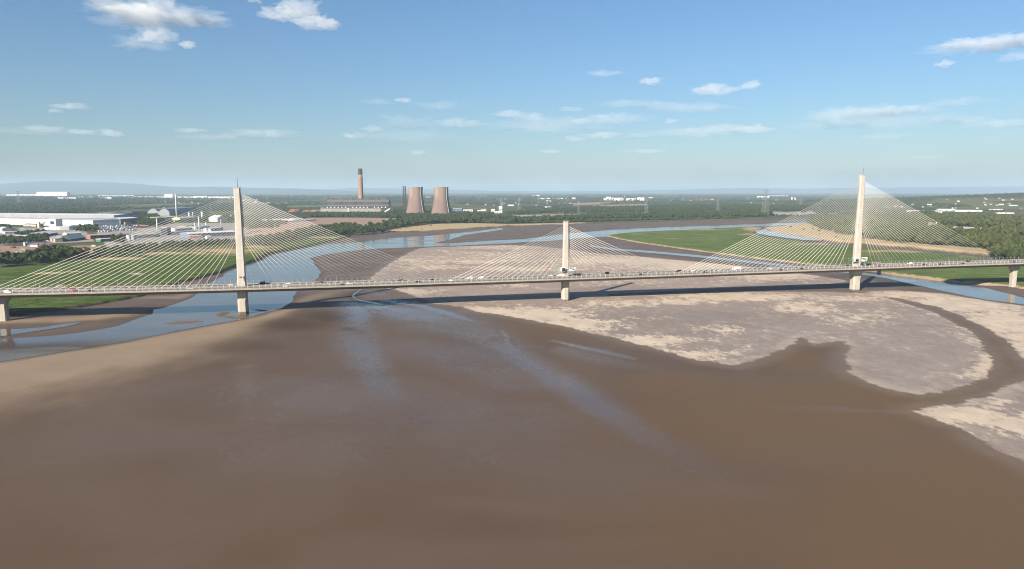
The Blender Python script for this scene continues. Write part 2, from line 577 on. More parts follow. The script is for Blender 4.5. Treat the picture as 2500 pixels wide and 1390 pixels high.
    sc_ = n.mix(n.M('MULTIPLY', dryf, .92), greyc, creamc)
    # paler rim along the ragged edge of the sand
    rim = n.M('MULTIPLY', n.ramp(edge, 14, 2), n.ramp(mid, .42, .6))
    sc_ = n.mix(n.M('MULTIPLY', rim, .5), sc_, (.50, .42, .34))
    # damp margin where the sand thins out over the mud
    c = n.mix(n.ramp(edge, -16, 0, 0, .42), c, n.mix(.5, greyc, (.16, .12, .09)))
    c = n.mix(s, c, sc_)
    c = n.mix(n.ramp(fine, .3, .7, 0, .13), c, (.06, .045, .035))
    n.L(c, n.b.inputs['Base Color'])
    # water film: smooth and mirror-like, broken up by ripples where the mud pokes through
    speck = n.noise(.28, 5, .72, (1, .7, 1))
    fl = n.ramp(n.M('ADD', at['film'], n.M('ADD', n.M('MULTIPLY', n.M('SUBTRACT', speck, .5), .8), n.M('MULTIPLY', n.M('SUBTRACT', mid, .5), .7))), .18, .95)
    fl = n.M('MULTIPLY', fl, n.M('SUBTRACT', 1.0, s, clamp=True))
    wetr = n.ramp(big, .3, .7, .30, .44)
    wetr = n.mixf(n.ramp(at['dark'], .1, .8), wetr, .42)
    rough = n.mixf(n.ramp(n.M('MAXIMUM', at['tan'], at['farm']), .2, .9), wetr, .62)
    rough = n.mixf(fl, rough, .10)
    rough = n.mixf(s, rough, n.mixf(dryf, .62, .9))
    n.L(rough, n.b.inputs['Roughness'])
    n.b.inputs['IOR'].default_value = 1.33
    sheen = n.M('MULTIPLY', n.ramp(at['film'], .02, .45), n.M('SUBTRACT', 1.0, n.M('MULTIPLY', at['tan'], .9), clamp=True))
    wets = n.mixf(at['farm'], n.mixf(sheen, .012, .16), .02)
    spec = n.mixf(s, n.mixf(fl, wets, .5), n.mixf(dryf, .02, .0))
    n.L(spec, n.b.inputs['Specular IOR Level'])
    h = n.M('ADD', n.M('MULTIPLY', grain, n.mixf(s, .25, 1.0)), n.M('MULTIPLY', fine, .25))
    h = n.M('MULTIPLY', h, n.M('SUBTRACT', 1.0, n.M('MULTIPLY', fl, .9), clamp=True))
    n.L(n.bump(h, .12, .8), n.b.inputs['Normal'])
    return grid_mesh('mudflat', X, Y, Z, n.m, dict(sand=sand, cream=cream, damp=damp, tan=tan, dark=dark, film=film, ochre=ochre, farm=farm, water=wat))


mud = build_mudflat()


POOL_Z = {'pool_high': 5.35}


def build_water():
    n = Nodes('river_water')
    a = n.noise(.9, 3, .6, (.5, 1, 1), rot=R(15))
    b = n.noise(.03, 4, .6, (.35, 1, 1), rot=R(20), dist=.6)
    n.L(n.mix(n.ramp(b, .35, .65), (.100, .088, .078), (.135, .118, .102)), n.b.inputs['Base Color'])
    n.L(n.ramp(b, .35, .65, .05, .16), n.b.inputs['Roughness'])
    n.b.inputs['IOR'].default_value = 1.333
    n.L(n.bump(n.M('MULTIPLY', a, n.ramp(b, .3, .7, .5, 1.0)), .05, .8), n.b.inputs['Normal'])
    for i, (name, poly, _) in enumerate(WATERS):
        w = wpoly(poly, POOL_Z.get(name, 0.0))
        # resample the outline and let it waver so that the shore is not drawn with a ruler
        pts = []
        for k in range(len(w)):
            p, q = w[k], w[(k + 1) % len(w)]
            m = max(1, int(np.hypot(*(q - p)) / 7))
            for j in range(m):
                pts.append(p + (q - p) * j / m)
        pts = np.array(pts)
        amp = .8 if name == 'stream' else 2.4
        pts = pts + amp * np.stack([fbm(pts[:, 0] / 14 + 5, pts[:, 1] / 14), fbm(pts[:, 0] / 14, pts[:, 1] / 14 + 9)], -1)
        bm = bmesh.new()
        vs = [bm.verts.new((p[0], p[1], 0.0)) for p in pts]
        es = [bm.edges.new((vs[k], vs[(k + 1) % len(vs)])) for k in range(len(vs))]
        bmesh.ops.triangle_fill(bm, edges=es, use_beauty=True)
        bmesh.ops.recalc_face_normals(bm, faces=bm.faces)
        for f in bm.faces:
            if f.normal.z < 0:
                f.normal_flip()
        high = POOL_Z.get(name)
        name = name.replace('_high', '')
        me = bpy.data.meshes.new(name)
        bm.to_mesh(me)
        bm.free()
        me.materials.append(n.m)
        o = bpy.data.objects.new(name, me)
        o.location = (0, 0, high or 0.06 + .004 * i)
        tag(link(o), kind='structure')


build_water()
# clouds seen in the sky: photograph x, y, half width, half height, opacity
CLOUDS = [
    (395, 42, 110, 30, 1.0), (470, 52, 66, 13, .8), (340, 36, 52, 24, 1.0), (262, 22, 45, 7, .45), (265, 6, 40, 8, .6),
    (385, 92, 32, 16, .8), (345, 108, 52, 15, .45), (457, 111, 20, 10, .75),
    (735, 22, 58, 26, .95), (684, 37, 38, 18, .95), (780, 58, 46, 18, 1.0), (625, 3, 14, 6, .4),
    (178, 261, 30, 7, .55), (133, 271, 14, 5, .4), (105, 315, 35, 8, .5), (200, 323, 28, 6, .55), (268, 327, 24, 9, .55),
    (70, 322, 70, 8, .22), (460, 319, 32, 6, .5), (500, 336, 60, 7, .25), (655, 328, 72, 11, .5), (545, 335, 22, 8, .35),
    (985, 246, 24, 6, .6), (925, 250, 50, 6, .25), (862, 333, 22, 8, .5), (912, 316, 25, 8, .4), (990, 300, 70, 16, .2),
    (1075, 260, 70, 10, .3), (1115, 302, 55, 11, .5), (1000, 335, 120, 14, .25), (1020, 373, 22, 7, .35),
    (1250, 280, 44, 11, .55), (1305, 287, 35, 12, .4), (1330, 308, 130, 22, .34), (1395, 268, 30, 7, .35), (1350, 371, 24, 6, .4),
    (1475, 180, 34, 7, .5), (1586, 200, 32, 10, .75), (1750, 221, 52, 17, .85), (1834, 211, 22, 10, .7),
    (1420, 298, 30, 8, .5), (1500, 292, 60, 16, .5), (1520, 255, 60, 9, .38), (1600, 258, 55, 9, .4), (1690, 265, 80, 10, .55),
    (1470, 331, 45, 9, .55), (1560, 331, 40, 7, .3), (1400, 341, 22, 8, .4), (1635, 297, 18, 7, .35),
    (1700, 325, 100, 13, .55), (1770, 313, 45, 9, .4), (1840, 317, 48, 11, .6), (1580, 370, 45, 6, .4),
    (2055, 285, 90, 18, .5), (2150, 275, 80, 14, .5), (2220, 272, 60, 11, .4), (2020, 308, 90, 10, .3), (2150, 300, 130, 20, .28),
    (2340, 250, 60, 8, .32), (2330, 295, 50, 9, .32), (2450, 303, 60, 10, .38), (2160, 334, 45, 6, .3), (2260, 385, 40, 6, .25),
    (2400, 112, 92, 15, .9), (2480, 104, 60, 16, .8), (2478, 140, 28, 9, .5), (2303, 157, 16, 8, .6), (2345, 108, 30, 9, .7),
]


def ico(sub):
    bm = bmesh.new()
    bmesh.ops.create_icosphere(bm, subdivisions=sub, radius=1)
    v = np.array([p.co[:] for p in bm.verts])
    f = [tuple(x.index for x in q.verts) for q in bm.faces]
    bm.free()
    return v, f


_p3 = np.random.default_rng(5).random((64, 64, 64))


def vnoise3(p):
    i = np.floor(p).astype(int)
    f = p - i
    f = f * f * (3 - 2 * f)
    s = 0
    for a in (0, 1):
        for b in (0, 1):
            for c in (0, 1):
                w = (f[:, 0] if a else 1 - f[:, 0]) * (f[:, 1] if b else 1 - f[:, 1]) * (f[:, 2] if c else 1 - f[:, 2])
                s = s + w * _p3[(i[:, 0] + a) & 63, (i[:, 1] + b) & 63, (i[:, 2] + c) & 63]
    return s


def cloud_places():
    out = []
    for (x, y, hw, hh, op) in CLOUDS:
        d = px_ray(x, y).normalized()
        el = math.asin(d.z)
        base = 1500.0
        dist = (base - CAM_H) / math.tan(el)
        az = math.atan2(d.x, d.y)
        out.append((az, dist, base, hw / FPX * dist * 1.0, hh / FPX * dist * .92, op, (x, y)))
    rr = random.Random(3)
    for i in range(26):              # the same fair-weather sky goes on all around
        az = R(44) + rr.random() * R(272)
        el = R(5 + 16 * rr.random() ** 1.4)
        dist = 1400 / math.tan(el)
        w = 180 + 260 * rr.random()
        out.append((az, dist, 1500.0, w, w * .3, .4 + .5 * rr.random(), None))
    return out


def cloud_material(tau_per_m):
    key = 'cloud_%.5f' % tau_per_m
    if key in MATS:
        return MATS[key]
    m = bpy.data.materials.new(key)
    m.use_nodes = True
    nt = m.node_tree
    nt.nodes.clear()
    o = N(nt, 'ShaderNodeOutputMaterial')
    v = N(nt, 'ShaderNodeVolumePrincipled')
    v.inputs['Color'].default_value = (.93, .945, .96, 1)
    v.inputs['Density'].default_value = tau_per_m
    v.inputs['Anisotropy'].default_value = -0.05
    nt.links.new(v.outputs[0], o.inputs['Volume'])
    MATS[key] = m
    return m


def build_clouds():
    hi, lo = ico(5), ico(4)
    for k, (az, dist, base, hw, hh, op, px) in enumerate(cloud_places()):
        v, f = hi if hw / dist > .03 else lo
        p = v.copy()
        hd = hw * .7
        q = p * np.array([hw, hd, hh]) / (hh * 1.15)
        off = np.array([k * 7.3, k * 3.1, 0])
        r = .92 + 1.0 * (vnoise3(q * .75 + off) - .5) + .85 * (vnoise3(q * 1.8 + off) - .5) + .5 * (vnoise3(q * 4.0 + off) - .5) + .28 * (vnoise3(q * 8.5 + off) - .5)
        r = np.maximum(r, .25)
        p = p * r[:, None]
        p[:, 2] = np.where(p[:, 2] < 0, p[:, 2] * .72, p[:, 2] * 1.05)
        co = p * np.array([hw, hd, hh])
        m = bpy.data.meshes.new('cloud')
        m.from_pydata(co.tolist(), [], f)
        m.materials.append(cloud_material(round(-math.log(1 - min(.9, op * (.46 if op > .8 else .45))) / (hd * 1.25), 5)))
        o = bpy.data.objects.new('cloud', m)
        o.location = (math.sin(az) * dist, math.cos(az) * dist, base)
        o.rotation_euler = (0, 0, -az)
        link(o)
        if px:
            size = 'large' if hw / dist > .03 else 'small'
            where = 'high at the upper left' if px[1] < 130 and px[0] < 560 else 'high left of the middle' if px[1] < 130 and px[0] < 1200 else 'high at the upper right' if px[1] < 170 and px[0] > 2000 else \
                'low over the left third of the horizon' if px[0] < 830 else 'over the power station and cooling towers' if px[0] < 1180 else 'above the centre pylon' if px[0] < 1560 else 'between the centre and right pylons' if px[0] < 1950 else 'around the right pylon' if px[0] < 2260 else 'low at the right edge of the sky'
            tag(o, '%s pale fair-weather cloud %s' % (size, where), 'cloud', 'clouds %s' % where)
        else:
            tag(o, kind='stuff')


build_clouds()


def build_haze():
    m = bpy.data.materials.new('haze_air')
    m.use_nodes = True
    nt = m.node_tree
    nt.nodes.clear()
    o = N(nt, 'ShaderNodeOutputMaterial')
    v = N(nt, 'ShaderNodeVolumePrincipled')
    v.inputs['Color'].default_value = (.55, .735, .905, 1)
    v.inputs['Density'].default_value = 4.6e-5
    v.inputs['Anisotropy'].default_value = 0.0
    nt.links.new(v.outputs[0], o.inputs['Volume'])
    b = MB().box(-62000, 62000, -7000, 48500, -7.2, 620)
    h = b.build('haze', m)
    tag(h, kind='stuff')


build_haze()

# ------------------------------------------------------------------ land
# shoreline of the firm ground beyond the river (photograph pixels, level z=2)
COAST = [(-900, 700), (-300, 672), (-100, 664), (0, 657), (100, 647), (180, 636), (260, 627), (340, 622), (440, 612), (577, 606), (660, 596), (740, 582), (830, 572),
         (870, 569), (930, 566), (1000, 566), (1060, 563), (1160, 557), (1240, 552), (1340, 549), (1500, 543), (1640, 540), (1760, 538), (1880, 536), (1960, 535), (2030, 534)]
COAST_R = [(2030, 549), (1985, 549), (1940, 552), (1890, 556), (1858, 559), (1870, 566), (1900, 571), (1950, 580), (2010, 588), (2090, 598), (2190, 604), (2290, 612), (2380, 622), (2424, 624), (2440, 640), (2600, 660), (3100, 740)]


def coast_poly():
    a = [G(x, y, 2.0) for x, y in COAST]
    b = [G(x, y, 2.0) for x, y in COAST_R]
    pts = [(p.x, p.y) for p in a] + [(2600, 3300), (2700, 3050)] + [(p.x, p.y) for p in b] + [(60000, -2000), (60000, 60000), (-60000, 60000), (-60000, -2000)]
    return np.array(pts)


COASTW = coast_poly()


def hland(X, Y):
    """height of the firm ground"""
    X = np.asarray(X, float); Y = np.asarray(Y, float)
    r = np.hypot(X, Y)
    h = 5.0 + 38 * sst(r, 2600, 12000) * (1 - .35 * sst(X / np.maximum(Y, 1), .1, .5)) + 30 * sst(r, 12000, 26000)
    h = h + 1.5 * fbm(X / 400, Y / 400, 3) * sst(r, 1200, 2500)
    h = h + 14 * fbm(X / 2600 + 3, Y / 2600, 3) * sst(r, 4000, 9000)
    # wooded rise on the right
    h = h + 92 * np.exp(-(((X - 4300) / 1650) ** 2 + ((Y - 4700) / 1500) ** 2))
    h = h + 34 * np.exp(-(((X - 1900) / 650) ** 2 + ((Y - 1700) / 620) ** 2))
    h = h + 10 * np.exp(-(((X - 1150) / 300) ** 2 + ((Y - 1500) / 260) ** 2))
    return h


_GY = 600 * 1.01 ** np.arange(0, 430)


def GL(px, py, lift=0.0):
    """where the sight line through this place of the photograph meets the firm ground"""
    d = px_ray(px, py)
    t = _GY / d.y
    gap = CAM_H + d.z * t - hland(d.x * t, _GY) - lift
    k = int(np.argmax(gap < 0))
    if gap[k] >= 0:
        return at_depth(px, py, 30000)
    ys = np.linspace(_GY[max(k - 1, 0)], _GY[k], 24)
    t = ys / d.y
    g2 = CAM_H + d.z * t - hland(d.x * t, ys) - lift
    j = int(np.argmax(g2 < 0))
    y = float(ys[j])
    x = d.x * y / d.y
    return Vector((x, y, float(hland(x, y))))


def lpoly(pts):
    return np.array([GL(x, y)[:2] for x, y in pts])


EARTH = [[(0, 600), (60, 601), (130, 604), (200, 600), (250, 600), (262, 612), (200, 618), (130, 622), (40, 630), (0, 624)],
         [(600, 562), (640, 556), (690, 541), (760, 531), (870, 532), (1000, 533), (965, 545), (930, 552), (870, 556), (780, 552), (700, 572), (640, 580), (600, 586)],
         [(740, 513), (790, 513), (785, 521), (735, 521)],
         [(1460, 502), (1580, 498), (1585, 505), (1480, 508)], [(1360, 497), (1480, 494), (1520, 497), (1400, 502)]]
GREY = [[(330, 560), (430, 545), (600, 545), (600, 574), (500, 577), (420, 578), (330, 584)], [(252, 588), (420, 577), (500, 578), (600, 575), (600, 582), (500, 590), (400, 597), (300, 605), (262, 603)],
        [(232, 552), (380, 548), (380, 568), (240, 575)],
        [(1190, 536), (1240, 525), (1400, 523), (1560, 526), (1620, 530), (1500, 533), (1400, 534), (1270, 538)],
        [(1880, 517), (2100, 515), (2100, 526), (1880, 526)], [(0, 556), (200, 556), (230, 590), (0, 600)]]
REED = [[(930, 566), (1000, 553), (1060, 547), (1160, 545), (1240, 548), (1340, 545), (1500, 542), (1640, 539), (1700, 538), (1500, 545), (1340, 550), (1160, 560), (1000, 568)],
        [(1840, 545), (1990, 540), (2060, 566), (2120, 578), (2240, 594), (2400, 606), (2425, 612), (2400, 628), (2280, 616), (2100, 600), (1980, 585), (1900, 570), (1870, 558)],
        [(1860, 536), (2040, 530), (2120, 532), (2160, 540), (2050, 540), (1960, 538)], [(2230, 545), (2290, 540), (2290, 550), (2200, 556), (2120, 550)],
        [(820, 575), (900, 567), (930, 569), (830, 580)]]
GREEN_FIELD = [[(700, 503), (820, 500), (830, 506), (700, 510)], [(1070, 556), (1200, 552), (1200, 557), (1080, 560)]]


def build_land():
    ra = 1.0 / np.linspace(1 / 620., 1 / 45500., 640)
    ra = np.concatenate([[200, 400, 520], ra])
    th = np.linspace(R(-62), R(62), 640)
    Rr, T = np.meshgrid(ra, th, indexing='ij')
    X, Y = Rr * np.sin(T), Rr * np.cos(T)
    cs = sdf(COASTW, X, Y)
    csn = cs + 6 * fbm(X / 40, Y / 40) * sst(Rr, 500, 1500)
    Z = -3 + (hland(X, Y) + 3) * sst(csn, -10, 6)
    at = dict(coast=cs, earth=np.maximum.reduce([sdf(lpoly(p), X, Y) for p in EARTH]), grey=np.maximum.reduce([sdf(lpoly(p), X, Y) for p in GREY]),
              reed=np.maximum.reduce([sdf(lpoly(p), X, Y) for p in REED]), green=np.maximum.reduce([sdf(lpoly(p), X, Y) for p in GREEN_FIELD]))
    n = Nodes('land_ground')
    a = {k: n.attr(k) for k in at}
    big = n.noise(.004, 4, .55)
    mid = n.noise(.03, 5, .6)
    fine = n.noise(.4, 4, .65)
    vor = N(n.nt, 'ShaderNodeTexVoronoi', feature='F1')
    vor.inputs['Scale'].default_value = .0035
    mp = N(n.nt, 'ShaderNodeMapping')
    mp.inputs['Scale'].default_value = (1, .6, 0)
    n.L(n.pos, mp.inputs['Vector'])
    n.L(mp.outputs[0], vor.inputs['Vector'])
    sp = N(n.nt, 'ShaderNodeSeparateColor')
    n.L(vor.outputs['Color'], sp.inputs[0])
    c = n.mix(n.ramp(mid, .3, .7), (.065, .080, .036), (.110, .120, .058))
    fld = n.mix(sp.outputs[1], (.10, .13, .05), (.20, .18, .09))
    c = n.mix(n.ramp(sp.outputs[0], .55, .7, 0, .8), c, fld)
    c = n.mix(n.ramp(n.M('ADD', a['green'], n.M('MULTIPLY', n.M('SUBTRACT', mid, .5), 20.)), -3, 3), c, (.13, .17, .06))
    ee = n.M('ADD', a['earth'], n.M('MULTIPLY', n.M('SUBTRACT', mid, .5), 30.))
    c = n.mix(n.ramp(ee, -3, 3), c, n.mix(n.ramp(fine, .3, .7), n.mix(mid, (.30, .20, .145), (.40, .29, .215)), (.34, .25, .19)))
    ge = n.M('ADD', a['grey'], n.M('MULTIPLY', n.M('SUBTRACT', mid, .5), 14.))
    c = n.mix(n.ramp(ge, -2, 2), c, n.mix(n.ramp(mid, .3, .7), (.30, .275, .255), (.40, .375, .345)))
    re = n.M('ADD', a['reed'], n.M('MULTIPLY', n.M('SUBTRACT', mid, .5), 40.))
    c = n.mix(n.ramp(re, -4, 6), c, n.mix(n.ramp(fine, .35, .7), (.40, .30, .165), (.52, .41, .25)))
    sh = n.M('ADD', a['coast'], n.M('MULTIPLY', n.M('SUBTRACT', mid, .5), 8.))
    c = n.mix(n.ramp(sh, 5, -3), c, (.095, .072, .055))
    n.L(c, n.b.inputs['Base Color'])
    n.b.inputs['Roughness'].default_value = .95
    n.b.inputs['Specular IOR Level'].default_value = 0
    n.L(n.bump(fine, .5, .7), n.b.inputs['Normal'])
    grid_mesh('land', X, Y, Z, n.m, at, keep=(csn > -14))


build_land()
gm = mat('estuary_bed', (.14, .11, .09), .9)
gp = MB()
gp.add([(-60000, -6000, -6), (60000, -6000, -6), (60000, 47500, -6), (-60000, 47500, -6)], [(0, 1, 2, 3)])
tag(gp.build('ground', gm), kind='structure')


# ------------------------------------------------------------------ saltmarshes: raised flats with a low earth cliff
MARSH_L = [(-900, 690), (-300, 662), (-100, 655), (0, 648), (120, 636), (250, 620), (340, 615), (440, 606), (577, 600), (660, 590), (740, 576), (830, 564), (880, 566),
           (850, 577), (800, 589), (740, 600), (690, 609), (650, 618), (632, 630), (600, 640), (575, 645), (540, 660), (490, 674), (440, 686), (400, 699), (340, 719), (280, 731), (215, 742),
           (150, 750), (80, 757), (10, 764), (-60, 772), (-300, 800), (-900, 900)]
MARSH_R = [(1482, 574), (1510, 570), (1560, 566), (1640, 562), (1740, 558), (1830, 553), (1862, 556), (1842, 560), (1832, 568), (1845, 574), (1900, 582), (1960, 590), (2060, 600), (2190, 609), (2300, 618), (2400, 628),
           (2440, 640), (2600, 662), (3200, 760), (3200, 830), (2700, 740), (2560, 706), (2490, 699), (2470, 694), (2400, 690), (2320, 682), (2240, 672), (2150, 661), (2060, 651), (1960, 640), (1860, 629), (1760, 617), (1660, 604), (1560, 590),
           (1510, 581)]
MARSH_Z = 3.4


def build_marsh(poly, x0, x1, y0, y1, step, name, edge_sand, tone):
    P = wpoly(poly, MARSH_Z)
    ys = [y0]
    while ys[-1] < y1:
        ys.append(ys[-1] + step * (ys[-1] / 700.0) ** 1.5)
    xs = np.arange(x0, x1, step)
    X, Y = np.meshgrid(xs, np.array(ys))
    e = sdf(P, X, Y)
    en = e + 3.5 * fbm(X / 22, Y / 22) + 2 * fbm(X / 7, Y / 7)
    Z = -0.6 + (MARSH_Z + .6) * sst(en, -3.5, 1.5) + .25 * fbm(X / 25, Y / 25) * sst(en, 0, 10)
    # creeks winding through the grass
    creek = np.full(X.shape, 1e9)
    if name == 'saltmarsh':
        for pts in ([(10, 752), (90, 738), (180, 729)], [(40, 690), (120, 685), (190, 672), (215, 663)], [(150, 700), (210, 694), (235, 690)], [(60, 735), (150, 724)], [(500, 690), (440, 682)]):
            creek = np.minimum(creek, line_dist([tuple(G(a, b, MARSH_Z)[:2]) for a, b in pts], X + 4 * fbm(X / 15, Y / 15), Y))
        Z = Z - 1.3 * sst(creek, 4, 1) * sst(en, 0, 3)
    n = Nodes(name + '_turf')
    a = {k: n.attr(k) for k in ('edge', 'creek', 'reedy', 'pan')}
    big = n.noise(.012, 4, .6, (1, .7, 1))
    mid = n.noise(.06, 5, .62, (.35, 1, 1))
    fine = n.noise(.6, 5, .7)
    c = n.mix(n.ramp(mid, .32, .68), tone[0], tone[1])
    c = n.mix(n.ramp(big, .50, .72, 0, .65), c, tone[2])
    clump = n.noise(.16, 5, .7, (1, .8, 1), off=(3, 9, 0))
    rough_ = .85 if name == 'saltmarsh' else .4
    c = n.mix(n.ramp(clump, .50, .66, 0, rough_), c, (.040, .062, .022))
    c = n.mix(n.ramp(clump, .44, .34, 0, rough_ * .6), c, (.20, .215, .085))
    c = n.mix(n.ramp(fine, .35, .75, 0, .4), c, (.035, .055, .02))
    rd = n.M('ADD', a['reedy'], n.M('MULTIPLY', n.M('SUBTRACT', mid, .5), 1.6))
    c = n.mix(n.ramp(rd, .35, .7), c, n.mix(fine, (.34, .26, .135), (.46, .36, .21)))
    c = n.mix(n.ramp(n.M('ADD', a['pan'], n.M('MULTIPLY', n.M('SUBTRACT', mid, .5), .9)), .4, .7), c, (.40, .34, .28))
    ed = n.M('ADD', a['edge'], n.M('MULTIPLY', n.M('SUBTRACT', n.noise(.12, 4, .6), .5), 10.))
    c = n.mix(n.ramp(ed, 2.2, -.4), c, edge_sand)
    c = n.mix(n.ramp(a['creek'], 3.0, 1.2), c, (.05, .045, .035))
    n.L(c, n.b.inputs['Base Color'])
    n.b.inputs['Roughness'].default_value = .95
    n.b.inputs['Specular IOR Level'].default_value = 0
    n.L(n.bump(n.M('ADD', fine, mid), .35, .8), n.b.inputs['Normal'])
    if name == 'saltmarsh':
        reedy = blobs([(260, 632, 120, 5, .9), (380, 618, 120, 5, .9), (560, 612, 110, 7, .9), (620, 603, 80, 5, .7), (480, 618, 60, 5, .6), (560, 622, 70, 4, .6), (640, 610, 60, 4, .5), (780, 580, 60, 4, .6), (860, 572, 60, 4, .9), (120, 667, 60, 3, .7), (180, 664, 40, 3, .6)], X, Y, MARSH_Z)
        pan = blobs([(332, 669, 26, 4, .9), (145, 698, 14, 6, .8), (140, 666, 30, 2, .5)], X, Y, MARSH_Z)
    else:
        reedy = blobs([(1840, 558, 40, 8, .9), (1830, 572, 40, 4, .7), (1700, 561, 150, 3, .6), (1580, 570, 60, 3, .4), (1560, 572, 50, 2, .5), (1650, 584, 40, 2, .6), (1580, 574, 20, 1.5, .6), (1740, 582, 40, 4, .55), (2000, 596, 160, 4, .6), (2250, 613, 200, 5, .8), (2380, 622, 60, 6, .9), (2350, 690, 130, 5, .6)], X, Y, MARSH_Z)
        pan = blobs([(2137, 641, 18, 2.4, 1.0)], X, Y, MARSH_Z)
    return grid_mesh(name, X, Y, Z, n.m, dict(edge=e, creek=creek, reedy=reedy, pan=pan), keep=(en > -4.5))


build_marsh(MARSH_L, -1150, -180, 470, 1650, 3.0, 'saltmarsh', (.075, .058, .045), ((.062, .105, .026), (.130, .180, .052), (.165, .165, .066)))
build_marsh(MARSH_R, 190, 1350, 640, 2450, 3.2, 'saltmarsh_east', (.36, .27, .185), ((.098, .150, .042), (.170, .220, .076), (.205, .205, .095)))


def build_hills():
    """blue moors on the skyline"""
    for name, dist, prof, col in (
        ('hill', 27000, [(-900, 466), (-300, 462), (-60, 452), (0, 449), (30, 447), (60, 445), (120, 442), (180, 443), (260, 445), (340, 449), (400, 455), (460, 457), (520, 456), (600, 458), (700, 460), (760, 462), (830, 465), (900, 470), (1000, 476)], (.07, .075, .05)),
        ('hill', 36000, [(700, 470), (860, 459), (960, 460), (1100, 463), (1240, 467), (1400, 466), (1500, 467), (1660, 463), (1760, 460), (1880, 459), (1960, 461), (2060, 459), (2160, 459), (2280, 457), (2400, 456), (2600, 455), (3000, 456), (3400, 460)], (.07, .08, .06))):
        px = np.array([p[0] for p in prof], float); py = np.array([p[1] for p in prof], float)
        xs = np.linspace(px[0], px[-1], 260)
        yy = np.interp(xs, px, py) + .8 * fbm(xs / 30, xs * 0 + 4, 4)
        crest = np.array([at_depth(a, b, dist)[:] for a, b in zip(xs, yy)])
        vs = np.linspace(0, 1, 16)
        Xg = np.zeros((len(vs) * 2, len(xs))); Yg = Xg.copy(); Zg = Xg.copy()
        for k, t in enumerate(list(vs) + list(vs[::-1] + 0)):
            side = -1 if k < len(vs) else 1
            off = side * (1 - t) * 6000
            f = t * t * (3 - 2 * t)
            dd = dist + off
            Xg[k] = crest[:, 0] * dd / dist
            Yg[k] = dd
            Zg[k] = 10 + (np.maximum(crest[:, 2], 20) - 10) * f + 25 * fbm(Xg[k] / 900, Yg[k] / 900, 4) * f * (1 - f) * 4
        grid_mesh(name, Xg, Yg, Zg, mat('moor_' + str(dist), col, .95, .25, .0012, spec=.05))


build_hills()

# ------------------------------------------------------------------ the bridge
# plan of the deck: a shallow curve through the three pylons; level of the carriageway along it
_cx = np.array([-423, -238.5, 52.5, 373.2, 560.0])
_cy = np.polyfit(_cx, [562, 594, 671, 733, 766], 3)
_cz = np.polyfit(_cx, [25.0, 24.9, 24.5, 26.7, 29.6], 2)


def deck_pt(x, t=0.0, dz=0.0):
    """x along the river crossing, t metres across the deck (negative is the downstream, near edge)"""
    y = float(np.polyval(_cy, x))
    s = float(np.polyval(np.polyder(_cy), x))
    n = Vector((-s, 1, 0)).normalized()
    return Vector((x, y, float(np.polyval(_cz, x)) + dz)) + n * t


def deck_yaw(x):
    return math.atan2(float(np.polyval(np.polyder(_cy), x)), 1.0)


def deck_x_at_px(px, t=0.0, dz=0.0):
    lo, hi = -700.0, 900.0
    for _ in range(50):
        m = (lo + hi) / 2
        if to_px(deck_pt(m, t, dz))[0] < px:
            lo = m
        else:
            hi = m
    return (lo + hi) / 2


XN, XC, XS = -238.5, 52.5, 373.2
XL, XR = -423.0, 566.0
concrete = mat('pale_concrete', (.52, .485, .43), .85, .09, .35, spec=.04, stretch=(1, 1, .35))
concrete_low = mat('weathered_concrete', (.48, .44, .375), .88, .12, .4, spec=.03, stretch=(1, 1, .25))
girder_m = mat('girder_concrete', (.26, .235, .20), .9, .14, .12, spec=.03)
asphalt = mat('deck_asphalt', (.20, .19, .18), .9, .12, .4, spec=.04)
white_paint = mat('white_paint', (.55, .545, .53), .6, .04, 1.0)
cable_m = mat('stay_sheath', (.80, .79, .74), .45, .03, .5, spec=.4)
steel = mat('galvanised_steel', (.36, .36, .36), .6, .1, 1.0, metallic=.2)
dark_steel = mat('dark_steel', (.06, .065, .07), .6, .1, 1.0)

bridge = empty('cable_stayed_bridge', (0, 0, 0), 0, 'pale concrete cable-stayed bridge with three single pylons crossing the tidal river', 'bridge')
bridge.location = deck_pt(XC)
bridge.location.z = 0
BOFF = -bridge.location


def bpart(mb, name, m, parent=None, smooth=False):
    o = mb.build(name, m, parent or bridge, smooth)
    if parent is None or parent is bridge:
        o.location = BOFF
    return o


def sweep(prof, x0, x1, step, closed=True):
    xs = np.linspace(x0, x1, max(2, int(abs(x1 - x0) / step) + 1))
    rings = [[deck_pt(x, t, z) for t, z in prof] for x in xs]
    return MB().loft(rings, cap=True)


